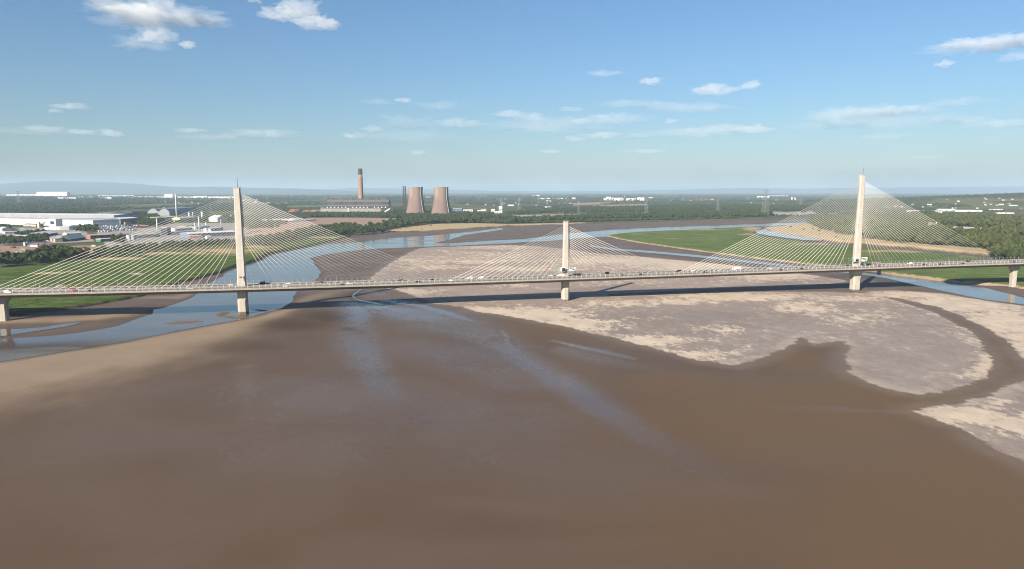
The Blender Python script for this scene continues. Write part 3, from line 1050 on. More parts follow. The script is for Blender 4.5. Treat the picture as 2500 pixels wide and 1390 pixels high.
DX0, DX1 = -640.0, 820.0
HALF = 16.6
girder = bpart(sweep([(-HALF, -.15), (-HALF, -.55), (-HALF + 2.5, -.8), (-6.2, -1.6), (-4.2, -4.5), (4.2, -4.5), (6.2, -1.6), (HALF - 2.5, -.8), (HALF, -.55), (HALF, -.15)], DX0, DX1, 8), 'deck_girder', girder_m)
for sgn in (-1, 1):
    t0 = sgn * HALF
    fb = bpart(sweep([(t0 - .02 * sgn, .75), (t0 + .25 * sgn, .75), (t0 + .25 * sgn, -.75), (t0 - .02 * sgn, -.75)], DX0, DX1, 8), 'edge_beam', mat('parapet_concrete', (.37, .335, .285), .88, .12, .3, spec=.03))
    a, b = sorted((sgn * 2.6, sgn * (HALF - .05)))
    bpart(sweep([(a, 0.0), (b, 0.0), (b, -.12), (a, -.12)], DX0, DX1, 8), 'carriageway', asphalt)
    for tt in (3.4, 15.4):
        a, b = sorted((sgn * tt, sgn * (tt + .13)))
        bpart(sweep([(a, .012), (b, .012), (b, .004), (a, .004)], DX0, DX1, 8), 'edge_line', white_paint)
    for tt in (7.3, 11.2):
        d = MB()
        x = DX0
        while x < DX1:
            p = [deck_pt(x, sgn * tt - .08, .008), deck_pt(x + 3, sgn * tt - .08, .008), deck_pt(x + 3, sgn * tt + .08, .008), deck_pt(x, sgn * tt + .08, .008)]
            d.add(p, [(0, 1, 2, 3)])
            x += 9
        ln = bpart(d, 'lane_dashes', white_paint)
        ln['kind'] = 'stuff'
    bpart(sweep([(sgn * 2.5 - .08, .85), (sgn * 2.5 + .08, .85), (sgn * 2.5 + .08, .5), (sgn * 2.5 - .08, .5)], DX0, DX1, 10), 'median_barrier', steel)
bpart(sweep([(-2.1, .25), (2.1, .25), (2.1, -.1), (-2.1, -.1)], DX0, DX1, 10), 'median_strip', concrete_low)

# wind fence: posts on both edges, rails and clear panels between them
POST_STEP = 4.75
for sgn in (-1, 1):
    tr = sgn * (HALF + .1)
    for hz in (1.3, 2.9):
        bpart(sweep([(tr - .03, hz), (tr + .03, hz), (tr + .03, hz + .05), (tr - .03, hz + .05)], DX0, DX1, 12), 'fence_rail', steel)
pm = MB()
pm.box(-.13, .13, -.12, .12, 0, 3.15)
pmesh = pm.mesh('fence_post')
pmesh.materials.append(mat('post_paint', (.58, .565, .53), .6, .05, 1.0))
xs_post = np.arange(XL - 8, XR + 20, POST_STEP)
far = MB()
for i, x in enumerate(xs_post):
    p = deck_pt(x, -HALF - .1, .72)
    o = bpy.data.objects.new('fence_post', pmesh)
    link(o, bridge)
    o.location = p + BOFF
    o.rotation_euler = (0, 0, deck_yaw(x))
    q = deck_pt(x, HALF + .1, .72)
    if i % 1 == 0:
        far.box(q.x - .12, q.x + .12, q.y - .12, q.y + .12, q.z, q.z + 2.9)
fp = bpart(far, 'fence_posts_upstream', steel)
fp['kind'] = 'stuff'
fp.name = 'far_fence'


def chamfer_ring(c, yaw, w, d, ch, z):
    ca, sa = math.cos(yaw), math.sin(yaw)
    pts = [(-w / 2 + ch, -d / 2), (w / 2 - ch, -d / 2), (w / 2, -d / 2 + ch), (w / 2, d / 2 - ch), (w / 2 - ch, d / 2), (-w / 2 + ch, d / 2), (-w / 2, d / 2 - ch), (-w / 2, -d / 2 + ch)]
    return [Vector((c.x + x * ca - y * sa, c.y + x * sa + y * ca, z)) for x, y in pts]


def pylon(x, top, w_top, w_deck, w_base, flare, mast, ground_z=-2.0):
    c = deck_pt(x)
    yaw = deck_yaw(x)
    zd = c.z
    up = MB()
    rings = []
    for k in range(9):
        f = k / 8
        z = zd - .1 + (top - zd) * f
        rings.append(chamfer_ring(c, yaw, w_deck + (w_top - w_deck) * f, 4.6 + (3.9 - 4.6) * f, .7, z))
    up.loft(rings)
    shaft = bpart(up, 'pylon_shaft', concrete)
    # casting joints: thin rings between the lifts, a shade proud
    lifts = MB()
    z = zd + 6
    while z < top - 2:
        f = (z - zd) / (top - zd)
        w = w_deck + (w_top - w_deck) * f
        lifts.loft([chamfer_ring(c, yaw, w + .06, 4.6 - .7 * f + .06, .7, z), chamfer_ring(c, yaw, w + .06, 4.6 - .7 * f + .06, .7, z + .14)])
        z += 4.4
    j = bpart(lifts, 'lift_joint', concrete_low, shaft)
    j.location = (0, 0, 0)
    # leg below the deck
    lo = MB()
    zt = zd - 3.2
    if flare:
        rr = [chamfer_ring(c, yaw, w_base, 8.2, 1.5, ground_z), chamfer_ring(c, yaw, w_base * .97, 8.0, 1.5, zt - 9.5), chamfer_ring(c, yaw, w_base * 1.04, 8.0, 1.3, zt - 7.5), chamfer_ring(c, yaw, w_base * flare, 8.6, .9, zt - .8), chamfer_ring(c, yaw, w_base * flare, 8.6, .9, zt)]
    else:
        rr = [chamfer_ring(c, yaw, w_base, 8.2, 1.7, ground_z), chamfer_ring(c, yaw, w_base, 8.2, 1.7, zt - 9.0), chamfer_ring(c, yaw, w_base * .93, 7.2, .8, zt - 6.5), chamfer_ring(c, yaw, w_base * .93, 8.0, .7, zt)]
    lo.loft(rr)
    leg = bpart(lo, 'pylon_leg', concrete_low)
    tide = MB().loft([chamfer_ring(c, yaw, w_base + .08, 8.28, 1.5 if flare else 1.7, -1.0), chamfer_ring(c, yaw, w_base + .08, 8.28, 1.5 if flare else 1.7, 2.6)])
    td = bpart(tide, 'tide_stain', mat('tidal_algae', (.20, .17, .125), .9, .3, .6, spec=.05), leg)
    td.location = (0, 0, 0)
    cap = MB()
    cap.loft([chamfer_ring(c, yaw, w_top + .5, 4.4, .7, top), chamfer_ring(c, yaw, w_top + .5, 4.4, .7, top + .5)])
    cp = bpart(cap, 'pylon_cap', concrete, shaft)
    cp.location = (0, 0, 0)
    ms = MB()
    ca, sa = math.cos(yaw), math.sin(yaw)
    for a, b in ((-1, -1), (1, -1), (1, 1), (-1, 1)):
        px_, py_ = a * (w_top / 2), b * 1.9
        q = Vector((c.x + px_ * ca - py_ * sa, c.y + px_ * sa + py_ * ca, top + .5))
        ms.tube(q, q + Vector((0, 0, 1.2)), .06, n=4)
    for a, b in (((-1, -1), (1, -1)), ((1, -1), (1, 1)), ((1, 1), (-1, 1)), ((-1, 1), (-1, -1))):
        def cr(s):
            px_, py_ = s[0] * (w_top / 2), s[1] * 1.9
            return Vector((c.x + px_ * ca - py_ * sa, c.y + px_ * sa + py_ * ca, top + 1.6))
        ms.tube(cr(a), cr(b), .05, n=4)
    rl = bpart(ms, 'roof_railing', steel, shaft)
    rl.location = (0, 0, 0)
    if mast:
        mt = MB()
        b0 = Vector((c.x + .6, c.y, top + .4))
        mt.tube(b0, b0 + Vector((0, 0, mast * .7)), .22, .16, 5)
        mt.tube(b0 + Vector((0, 0, mast * .7)), b0 + Vector((0, 0, mast)), .10, .05, 5)
        mt.tube(b0 + Vector((-.5, 0, mast * .74)), b0 + Vector((.5, 0, mast * .74)), .14, .14, 4)
        mt.tube(b0 + Vector((-.4, 0, mast * .9)), b0 + Vector((.4, 0, mast * .9)), .1, .1, 4)
        mm = bpart(mt, 'mast', dark_steel, shaft)
        mm.location = (0, 0, 0)
    return c, yaw, zd, shaft


def stays(x, top, w_top, w_deck, n, z_hi, z_lo, near, reach_l, reach_r):
    c = deck_pt(x)
    zd = c.z
    for side, reach in ((-1, reach_l), (1, reach_r)):
        for i in range(n):
            f = i / (n - 1)
            xd = x + side * (near + (reach - near) * f)
            za = z_lo + (z_hi - z_lo) * (f ** .92)
            w = w_deck + (w_top - w_deck) * (za - zd) / (top - zd)
            yaw = deck_yaw(x)
            a = Vector((c.x + side * (w / 2 - .2) * math.cos(yaw), c.y + side * (w / 2 - .2) * math.sin(yaw), za))
            b = deck_pt(xd, 0, .5)
            m = MB().tube(a, b, .125, .125, 6)
            k = (b - a).normalized()
            o = bpart(m, 'stay_cable', cable_m, smooth=True)
            q = MB().tube(b - k * 2.6, b, .30, .34, 6)
            an = bpart(q, 'anchor_sleeve', concrete, o)
            an.location = (0, 0, 0)


PN = pylon(XN, 110.5, 5.2, 7.2, 8.3, 0, 9.5)
PC = pylon(XC, 78.5, 4.7, 6.5, 7.0, 0, 0)
PS = pylon(XS, 125.0, 5.0, 8.1, 9.0, 1.5, 8.5)
stays(XN, 110.5, 5.2, 7.2, 27, 105.5, 66.0, 24.5, 197, 180)
stays(XC, 78.5, 4.7, 6.5, 15, 74.0, 49.5, 22.0, 111, 113)
stays(XS, 125.0, 5.0, 8.1, 31, 118.5, 72.0, 20.5, 202, 184)


def side_pier(x, gz):
    c = deck_pt(x)
    yaw = deck_yaw(x)
    zt = c.z - 4.4
    m = MB()
    m.loft([chamfer_ring(c, yaw, 5.2, 6.0, .8, gz), chamfer_ring(c, yaw, 5.2, 6.0, .8, zt - 7.0), chamfer_ring(c, yaw, 5.6, 6.2, .7, zt - 6.0), chamfer_ring(c, yaw, 10.5, 7.0, .5, zt - .6), chamfer_ring(c, yaw, 10.5, 7.0, .5, zt)])
    bpart(m, 'pier', concrete_low)


side_pier(XL, -1)
side_pier(XR, -1)

# ------------------------------------------------------------------ things on the deck
def vehicle_protos():
    glass = mat('car_glass', (.02, .025, .03), .1, .05, 1.0, spec=.6)
    tyre = mat('tyre', (.02, .02, .02), .9, .1, 2.0)

    def wheels(o, xs, y, r):
        for x in xs:
            for sy in (-1, 1):
                w = MB().tube((x, sy * y - .11, r), (x, sy * y + .11, r), r, r, 12).build('wheel', tyre, o)
                MB().tube((x, sy * y - .13, r), (x, sy * y + .13, r), r * .55, r * .55, 8).build('rim', steel, w)

    def ring(x, w, z0, z1, tuck=.12):
        return [(x, -w, z0 + .1), (x, -w + .08, z0), (x, w - .08, z0), (x, w, z0 + .1), (x, w, z1 - tuck), (x, w - tuck, z1), (x, -w + tuck, z1), (x, -w, z1 - tuck)]

    def car(paint, name='car'):
        o = empty(name, (0, 0, 0))
        p = paint
        MB().loft([ring(-2.2, .78, .38, .85), ring(-2.05, .86, .26, 1.0), ring(-.9, .9, .22, 1.02), ring(.9, .9, .22, .98), ring(1.95, .84, .26, .86), ring(2.22, .72, .36, .72)]).build('body', p, o, smooth=False)
        MB().loft([ring(-1.85, .70, .95, 1.02, .02), ring(-1.25, .68, .95, 1.46), ring(.15, .68, .95, 1.48), ring(1.1, .72, .93, .99, .02)]).build('cabin', p, o)
        g = MB()
        g.box(-1.3, .25, -.755, .755, 1.06, 1.36)
        g.loft([[(.22, -.6, 1.42), (.22, .6, 1.42), (1.02, .66, 1.03), (1.02, -.66, 1.03)], [(.26, -.6, 1.46), (.26, .6, 1.46), (1.08, .66, 1.06), (1.08, -.66, 1.06)]])
        g.build('windows', glass, o)
        wheels(o, (-1.35, 1.4), .80, .32)
        return o

    def van(paint):
        o = empty('van', (0, 0, 0))
        MB().loft([ring(-2.7, .95, .4, 2.35), ring(-2.6, 1.0, .3, 2.45), ring(1.0, 1.0, .3, 2.45), ring(1.75, .98, .3, 1.55), ring(2.6, .94, .32, 1.15), ring(2.75, .86, .4, 1.0)]).build('body', paint, o)
        g = MB().loft([[(1.08, -.85, 2.3), (1.08, .85, 2.3), (1.74, .88, 1.58), (1.74, -.88, 1.58)], [(1.14, -.85, 2.33), (1.14, .85, 2.33), (1.82, .88, 1.6), (1.82, -.88, 1.6)]])
        g.box(.2, 1.1, -1.03, 1.03, 1.5, 2.1)
        g.build('windows', glass, o)
        wheels(o, (-1.7, 1.85), .9, .36)
        return o

    def lorry(paint):
        o = empty('lorry', (0, 0, 0))
        MB().box(-5.2, 2.0, -1.25, 1.25, 1.1, 3.9).build('box_body', paint, o)
        MB().loft([ring(2.2, 1.2, .6, 3.2), ring(3.4, 1.2, .5, 3.2), ring(4.2, 1.15, .5, 2.0), ring(4.35, 1.1, .6, 1.6)]).build('cab', paint, o)
        MB().box(-5.0, 3.6, -.5, .5, .6, 1.05).build('chassis', dark_steel, o)
        MB().box(3.3, 4.0, -1.23, 1.23, 1.9, 2.6).build('windows', glass, o)
        wheels(o, (-4.0, -2.9, 3.2), 1.05, .5)
        return o
    C_ = dict(white=(.75, .75, .74), black=(.015, .016, .018), grey=(.16, .17, .18), silver=(.45, .46, .47), red=(.42, .03, .03), blue=(.04, .07, .16))
    P = {k: mat('car_paint_' + k, v, .3, .03, 1.0, spec=.5) for k, v in C_.items()}
    return {('car', c): car(P[c]) for c in C_} | {('van', c): van(P[c]) for c in ('white', 'black')} | {('lorry', 'white'): lorry(P['white'])}


VEH = [(6, 8.6, 'car', 'grey'), (20, -9, 'van', 'white'), (168, 9, 'car', 'red'), (182, -5.4, 'car', 'red'), (222, -9.3, 'car', 'black'), (465, -9, 'car', 'silver'), (563, 9, 'car', 'white'), (640, 12.8, 'van', 'black'), (697, -9.2, 'car', 'white'), (704, 9, 'car', 'white'), (781, 9.2, 'car', 'black'), (785, 12.5, 'car', 'grey'),
       (836, -9, 'car', 'black'), (853, -5.4, 'car', 'white'), (979, 9, 'car', 'black'), (1021, -5.5, 'car', 'black'), (1055, 5.5, 'car', 'black'), (1101, -5.4, 'car', 'white'), (1147, 5.4, 'van', 'white'), (1174, 5.2, 'van', 'white'), (1344, 9, 'car', 'white'), (1366, 5.0, 'van', 'white'), (1481, 9.2, 'van', 'black'), (1521, -5.4, 'car', 'grey'),
       (1566, -5.3, 'car', 'black'), (1657, 5.3, 'van', 'black'), (1692, 9, 'car', 'white'), (1722, -5.2, 'car', 'black'), (1757, 5.2, 'car', 'white'), (1797, 5.4, 'lorry', 'white'), (1881, 5.3, 'car', 'white'), (1907, -9, 'car', 'black'), (1958, -5.2, 'car', 'black'), (2070, 9, 'car', 'black'), (2120, 5.3, 'van', 'black'),
       (2146, -5.3, 'car', 'red'), (2221, 5.4, 'van', 'white'), (2258, -5.2, 'car', 'black'), (2298, -5.4, 'car', 'black'), (2350, -5.1, 'car', 'black'), (2363, 5.2, 'van', 'black'), (2475, -5.4, 'car', 'blue')]


def put_vehicles():
    protos = vehicle_protos()
    used = set()
    marks = [(588, 'left pylon'), (1378, 'centre pylon'), (2095, 'right pylon')]
    info = []
    for px, t, kind, col in VEH:
        m = min(marks, key=lambda q: abs(q[0] - px))
        info.append((px, t, kind, col, m[1], 'left' if px < m[0] else 'right', 'near' if t < 0 else 'far', abs(px - m[0])))
    nth = ['nearest', 'second', 'third', 'fourth', 'fifth', 'sixth', 'seventh', 'eighth', 'ninth', 'tenth', 'eleventh', 'twelfth', 'thirteenth', 'fourteenth']
    for v in info:
        px, t, kind, col, mk, side, lane, d = v
        same = sorted(w[7] for w in info if w[4] == mk and w[5] == side and w[6] == lane)
        n = nth[same.index(d)]
        lab = '%s %s, %s vehicle %s of the %s on the %s carriageway' % (col, kind, n, side, mk, lane)
        key = (kind, col)
        o = protos[key] if key not in used else copy_tree(protos[key])
        used.add(key)
        x = deck_x_at_px(px, t, .8)
        set_tree(o, deck_pt(x, t, .012), deck_yaw(x) + (0 if t < 0 else math.pi))
        tag(o, lab, kind, 'traffic on the bridge')
    for k, o in protos.items():
        if k not in used:
            for ch in list(o.children_recursive):
                bpy.data.objects.remove(ch)
            bpy.data.objects.remove(o)


put_vehicles()


def lamp_posts():
    o = empty('lamp_post', (0, 0, 0))
    MB().tube((0, 0, 0), (0, 0, 9.2), .14, .09, 6).build('column', steel, o)
    MB().tube((0, 0, 9.2), (0, 1.6, 9.6), .07, .06, 5).build('bracket', steel, o)
    MB().box(-.18, .18, 1.2, 2.3, 9.5, 9.68).build('lantern', mat('lantern_grey', (.35, .36, .37), .5), o)
    MB().tube((0, 0, -.05), (0, 0, .5), .26, .24, 6).build('base', concrete_low, o)
    first = True
    for sgn in (-1, 1):
        k = 0
        for x in np.arange(XL + 6, XR, 43.0):
            q = o if first else copy_tree(o)
            first = False
            xx = float(x) + (12 if sgn > 0 else 0)
            set_tree(q, deck_pt(xx, sgn * 15.9, .01), deck_yaw(xx) + (0 if sgn < 0 else math.pi))
            tag(q, 'slim grey lamp post on the %s edge of the bridge deck' % ('near' if sgn < 0 else 'far'), 'lamp post', 'lamp posts on the %s edge' % ('near' if sgn < 0 else 'far'))


lamp_posts()


def tower_signs():
    """overhead sign boards bracketed off the pylons, seen partly from behind"""
    face = mat('sign_green', (.16, .40, .32), .5, .05, 1.0)
    pale = mat('sign_back', (.62, .66, .64), .6, .06, .6)
    blk = mat('sign_screen', (.012, .013, .014), .4, .05, 1.0)
    for x, mk, big in ((XC, 'centre', 0), (XS, 'right', 1)):
        c = deck_pt(x)
        yaw = deck_yaw(x)
        for side in (-1, 1):
            o = empty('road_sign', deck_pt(x + side * 5.2, -.2, 6.2), yaw, '%s sign bracketed to the %s side of the %s pylon above the deck' % ('green and white' if side < 0 else 'pale backed', 'left' if side < 0 else 'right', mk), 'sign')
            MB().box(-.15, .15, -9, 7, .2, .5).build('truss_rail', steel, o)
            MB().box(-.15, .15, -9, 7, 2.2, 2.5).build('truss_rail', steel, o)
            w = 6.5 if side < 0 else 7.0
            b = MB().box(-w / 2, w / 2, -5.3, -5.05, .0, 4.6 if big else 4.0).build('board', pale, o)
            if side < 0:
                MB().box(-w / 2 + .3, -w / 2 + 1.6, -5.36, -5.31, .4, 3.8).build('green_panel', face, b)
                MB().box(.1, w / 2 - .2, -5.36, -5.31, .3, 3.2).build('dark_screen', blk, b)
            else:
                MB().tube((-w / 2, -5.4, 3.3), (w / 2 - 1.5, -5.4, 1.0), .3, n=4).build('strut', dark_steel, b)
                MB().box(-w / 2 + .4, w / 2 - 2.2, -5.36, -5.31, 2.9, 3.5).build('dark_screen', dark_steel, b)
                MB().box(w / 2 - 1.9, w / 2 - .3, -5.36, -5.31, .3, 3.6).build('green_panel', mat('sign_mint', (.35, .58, .48), .5), b)
    o = empty('road_sign', deck_pt(XN + 1.6, -2.6, 5.2), deck_yaw(XN), 'dark sign brackets and camera frame on the face of the left pylon', 'sign')
    for a in ((-3.4, -1.6, 3.4, 4.0), (.2, 2.2, 2.6, 4.4), (.5, 1.0, 0, 3.0), (1.6, 2.0, .6, 3.0)):
        MB().box(a[0], a[1], -.5, -.2, a[2], a[3]).build('frame', dark_steel, o)
    MB().box(.2, 2.3, -1.6, -.5, 2.0, 2.3).build('bracket', dark_steel, o)


tower_signs()



def shore_details():
    """mud bars round the left pylon's foot and boulders along the marsh edge"""
    mudm = mat('mud_bar', (.20, .155, .11), .9, .2, .15, spec=.05)
    for pts in ([(528, 768), (540, 763), (556, 762), (562, 765), (553, 768), (552, 771), (575, 773), (600, 774), (630, 771), (650, 766), (654, 768), (640, 773), (602, 779), (570, 779), (545, 775), (530, 772)],
                [(612, 757), (630, 756), (650, 758), (660, 762), (645, 761), (625, 759)], [(398, 791), (430, 786), (470, 783), (500, 785), (470, 789), (430, 793)]):
        w = wpoly(pts)
        q = []
        for k in range(len(w)):
            a, b = w[k], w[(k + 1) % len(w)]
            m = max(1, int(np.hypot(*(b - a)) / 2.5))
            q += [a + (b - a) * j / m for j in range(m)]
        q = np.array(q)
        q = q + .9 * np.stack([fbm(q[:, 0] / 5, q[:, 1] / 5), fbm(q[:, 0] / 5 + 7, q[:, 1] / 5)], -1)
        bm = bmesh.new()
        vs = [bm.verts.new((p[0], p[1], .10)) for p in q]
        es = [bm.edges.new((vs[k], vs[(k + 1) % len(vs)])) for k in range(len(vs))]
        bmesh.ops.triangle_fill(bm, edges=es, use_beauty=True)
        for f in bm.faces:
            f.normal_update()
            if f.normal.z < 0:
                f.normal_flip()
        me = bpy.data.meshes.new('mud_bar')
        bm.to_mesh(me)
        bm.free()
        me.materials.append(mudm)
        tag(link(bpy.data.objects.new('mud_bar', me)), kind='structure')
    rr = np.random.default_rng(9)
    v, f = ico(1)
    mb = MB()
    for pts, n, r0, spread in (([(655, 615), (640, 624), (632, 632), (600, 642), (575, 648)], 150, 1.0, 7), ([(575, 648), (545, 658), (520, 668), (480, 680), (440, 690), (400, 701)], 170, .9, 6), ([(340, 722), (260, 736), (150, 752)], 80, .6, 4), ([(20, 770), (60, 768), (-40, 778)], 60, .6, 6), ([(2300, 683), (2400, 692), (2480, 698)], 60, .6, 5)):
        w = np.array([G(x, y, 1.0)[:2] for x, y in pts])
        for _ in range(n):
            k = rr.integers(len(w) - 1)
            p = w[k] + (w[k + 1] - w[k]) * rr.random() + rr.normal(size=2) * spread * .5
            s_ = r0 * rr.uniform(.5, 1.7)
            q = v * rr.uniform(.7, 1.3, (len(v), 1)) * np.array([s_, s_, s_ * .7])
            mb.add((q + np.array([p[0], p[1], .9 + .5 * rr.random()])).tolist(), f)
    o = mb.build('rock_armour', mat('dark_boulder', (.11, .095, .08), .95, .3, .8, spec=.05))
    tag(o, 'dark boulders strewn along the eroded edge of the saltmarshes', 'rocks', kind='stuff')


shore_details()

# ------------------------------------------------------------------ power station and town
FOOT = []          # footprints, kept clear of trees: centre x, y, radius


def base_at(px, D):
    """ground point at depth D under this column of the photograph"""
    x = 0.0
    for _ in range(6):
        z = float(hland(x, D))
        f = D * math.cos(PITCH) - (z - CAM_H) * math.sin(PITCH)
        x = (px - CX) / FPX * f
    return Vector((x, D, float(hland(x, D))))


def z_at(py, D):
    return CAM_H - D * math.tan(PITCH + math.atan2(py - CY, FPX))


CLAD = dict(tile=(.24, .13, .10), stone=(.33, .315, .28), sootgrey=(.165, .16, .16), white=(.80, .79, .76), offwhite=(.62, .60, .56), grey=(.36, .37, .38), light=(.55, .56, .57), blue=(.16, .22, .32), cream=(.62, .56, .42), yellow=(.70, .64, .40),
            brick=(.42, .17, .10), brown=(.20, .15, .12), dark=(.07, .075, .085), teal=(.30, .45, .42), green=(.10, .22, .18), sand=(.50, .43, .34), concrete=(.40, .385, .36), red=(.45, .07, .06), orange=(.70, .33, .07))


def clad(name):
    return mat('cladding_' + name, CLAD[name], .75, .08, .08, spec=.06, stretch=(1, 1, .2))


glass_m = mat('window_glass', (.045, .055, .07), .15, .1, .3, spec=.6)
door_m = mat('roller_door', (.30, .32, .34), .6, .08, .5)


def shed(name, A, B, h, depth, wall, roof, label, cat='warehouse', kind='gable', doors=0, windows=0, rise=None, trim=None, group=None, bays=1, storeys=1):
    """a building on the base line A-B: walls, roof, doors and windows as parts"""
    A, B = Vector(A), Vector(B)
    z = min(A.z, B.z) - .3
    d = B - A
    L = math.hypot(d.x, d.y)
    yaw = math.atan2(d.y, d.x)
    o = empty(name, (A.x, A.y, z), yaw, label, cat, group)
    mid = A + d / 2 + Vector((-math.sin(yaw), math.cos(yaw), 0)) * depth / 2
    for k in range(max(1, int(L / max(depth, 1)))):
        kk = max(1, int(L / max(depth, 1)))
        c = A + d * ((k + .5) / kk) + Vector((-math.sin(yaw), math.cos(yaw), 0)) * depth / 2
        FOOT.append((c.x, c.y, max(depth, L / kk) * .62))
    rise = rise if rise is not None else min(depth, 40) * .07 + .4
    w = MB()
    wm, rm = clad(wall), clad(roof)
    if kind == 'flat':
        w.box(0, L, 0, depth, 0, h)
        w.build('wall', wm, o)
        r = MB().box(-.3, L + .3, -.3, depth + .3, h + .003, h + .8)
        r.build('roof', rm, o)
    else:
        bw = depth / bays
        prof = [(0, 0)]
        for k in range(bays):
            y0 = k * bw
            if kind == 'barrel':
                prof += [(y0 + bw * t, h + rise * math.sin(math.pi * t)) for t in (0, .15, .3, .5, .7, .85)]
            elif kind == 'mono':
                prof += [(y0, h)]
            else:
                prof += [(y0, h), (y0 + bw / 2, h + rise)]
        prof += [(depth, h + (rise if kind == 'mono' else 0)), (depth, 0)]
        w.loft([[(0, y, zz) for y, zz in prof], [(L, y, zz) for y, zz in prof]])
        w.build('wall', wm, o)
        top = prof[1:-1]
        th = .35
        r = MB()
        ring = [(y, zz + .03) for y, zz in top] + [(y, zz + th) for y, zz in reversed(top)]
        ring = [((y - .5 if y == 0 else y + .5 if y == depth else y), zz) for y, zz in ring]
        r.loft([[(-.5, y, zz) for y, zz in ring], [(L + .5, y, zz) for y, zz in ring]])
        r.build('roof', rm, o)
    if kind == 'gable' and L > 45 and depth > 18 and bays == 1:
        for k in range(int(L / 14)):
            x = (k + .5) * 14
            y0, y1 = depth * .10, depth * .38
            zz = lambda y: h + rise * y / (depth / 2) + .36
            q = MB().add([(x - .9, y0, zz(y0)), (x + .9, y0, zz(y0)), (x + .9, y1, zz(y1)), (x - .9, y1, zz(y1)), (x - .9, y0, zz(y0) + .12), (x + .9, y0, zz(y0) + .12), (x + .9, y1, zz(y1) + .12), (x - .9, y1, zz(y1) + .12)],
                         [(0, 3, 2, 1), (4, 5, 6, 7), (0, 1, 5, 4), (1, 2, 6, 5), (2, 3, 7, 6), (3, 0, 4, 7)])
            q.build('rooflight', clad('light'), o)
    if trim:
        MB().box(-.1, L + .1, -.12, .02, h * .62, h * .98).build('fascia_band', clad(trim), o)
        MB().box(L - .02, L + .12, -.1, depth + .1, h * .62, h * .98).build('fascia_band', clad(trim), o)
    for k in range(doors):
        x = L * (k + .5) / doors
        dw = min(4.2, L / doors * .5)
        MB().box(x - dw / 2, x + dw / 2, -.09, .02, 0, min(5.0, h * .6)).build('door', door_m, o)
    for st in range(storeys if windows else 0):
        for k in range(windows):
            x = L * (k + .5) / windows
            ww = L / windows * .56
            zb = h * (st + .42) / storeys
            wd = MB().box(x - ww / 2, x + ww / 2, -.10, .02, zb, zb + h / storeys * .34).build('window', glass_m, o)
            if L / windows > 5:
                MB().box(x - ww / 2 - .15, x + ww / 2 + .15, -.2, .02, zb - .25, zb - .003).build('sill', clad('light'), wd)
    return o


def px_shed(name, x0, y0, x1, y1, hpx, depth, *a, **k):
    A, B = GL(x0, y0), GL(x1, y1)
    return shed(name, A, B, hpx * (A.y + B.y) / 2 / FPX, depth, *a, **k)


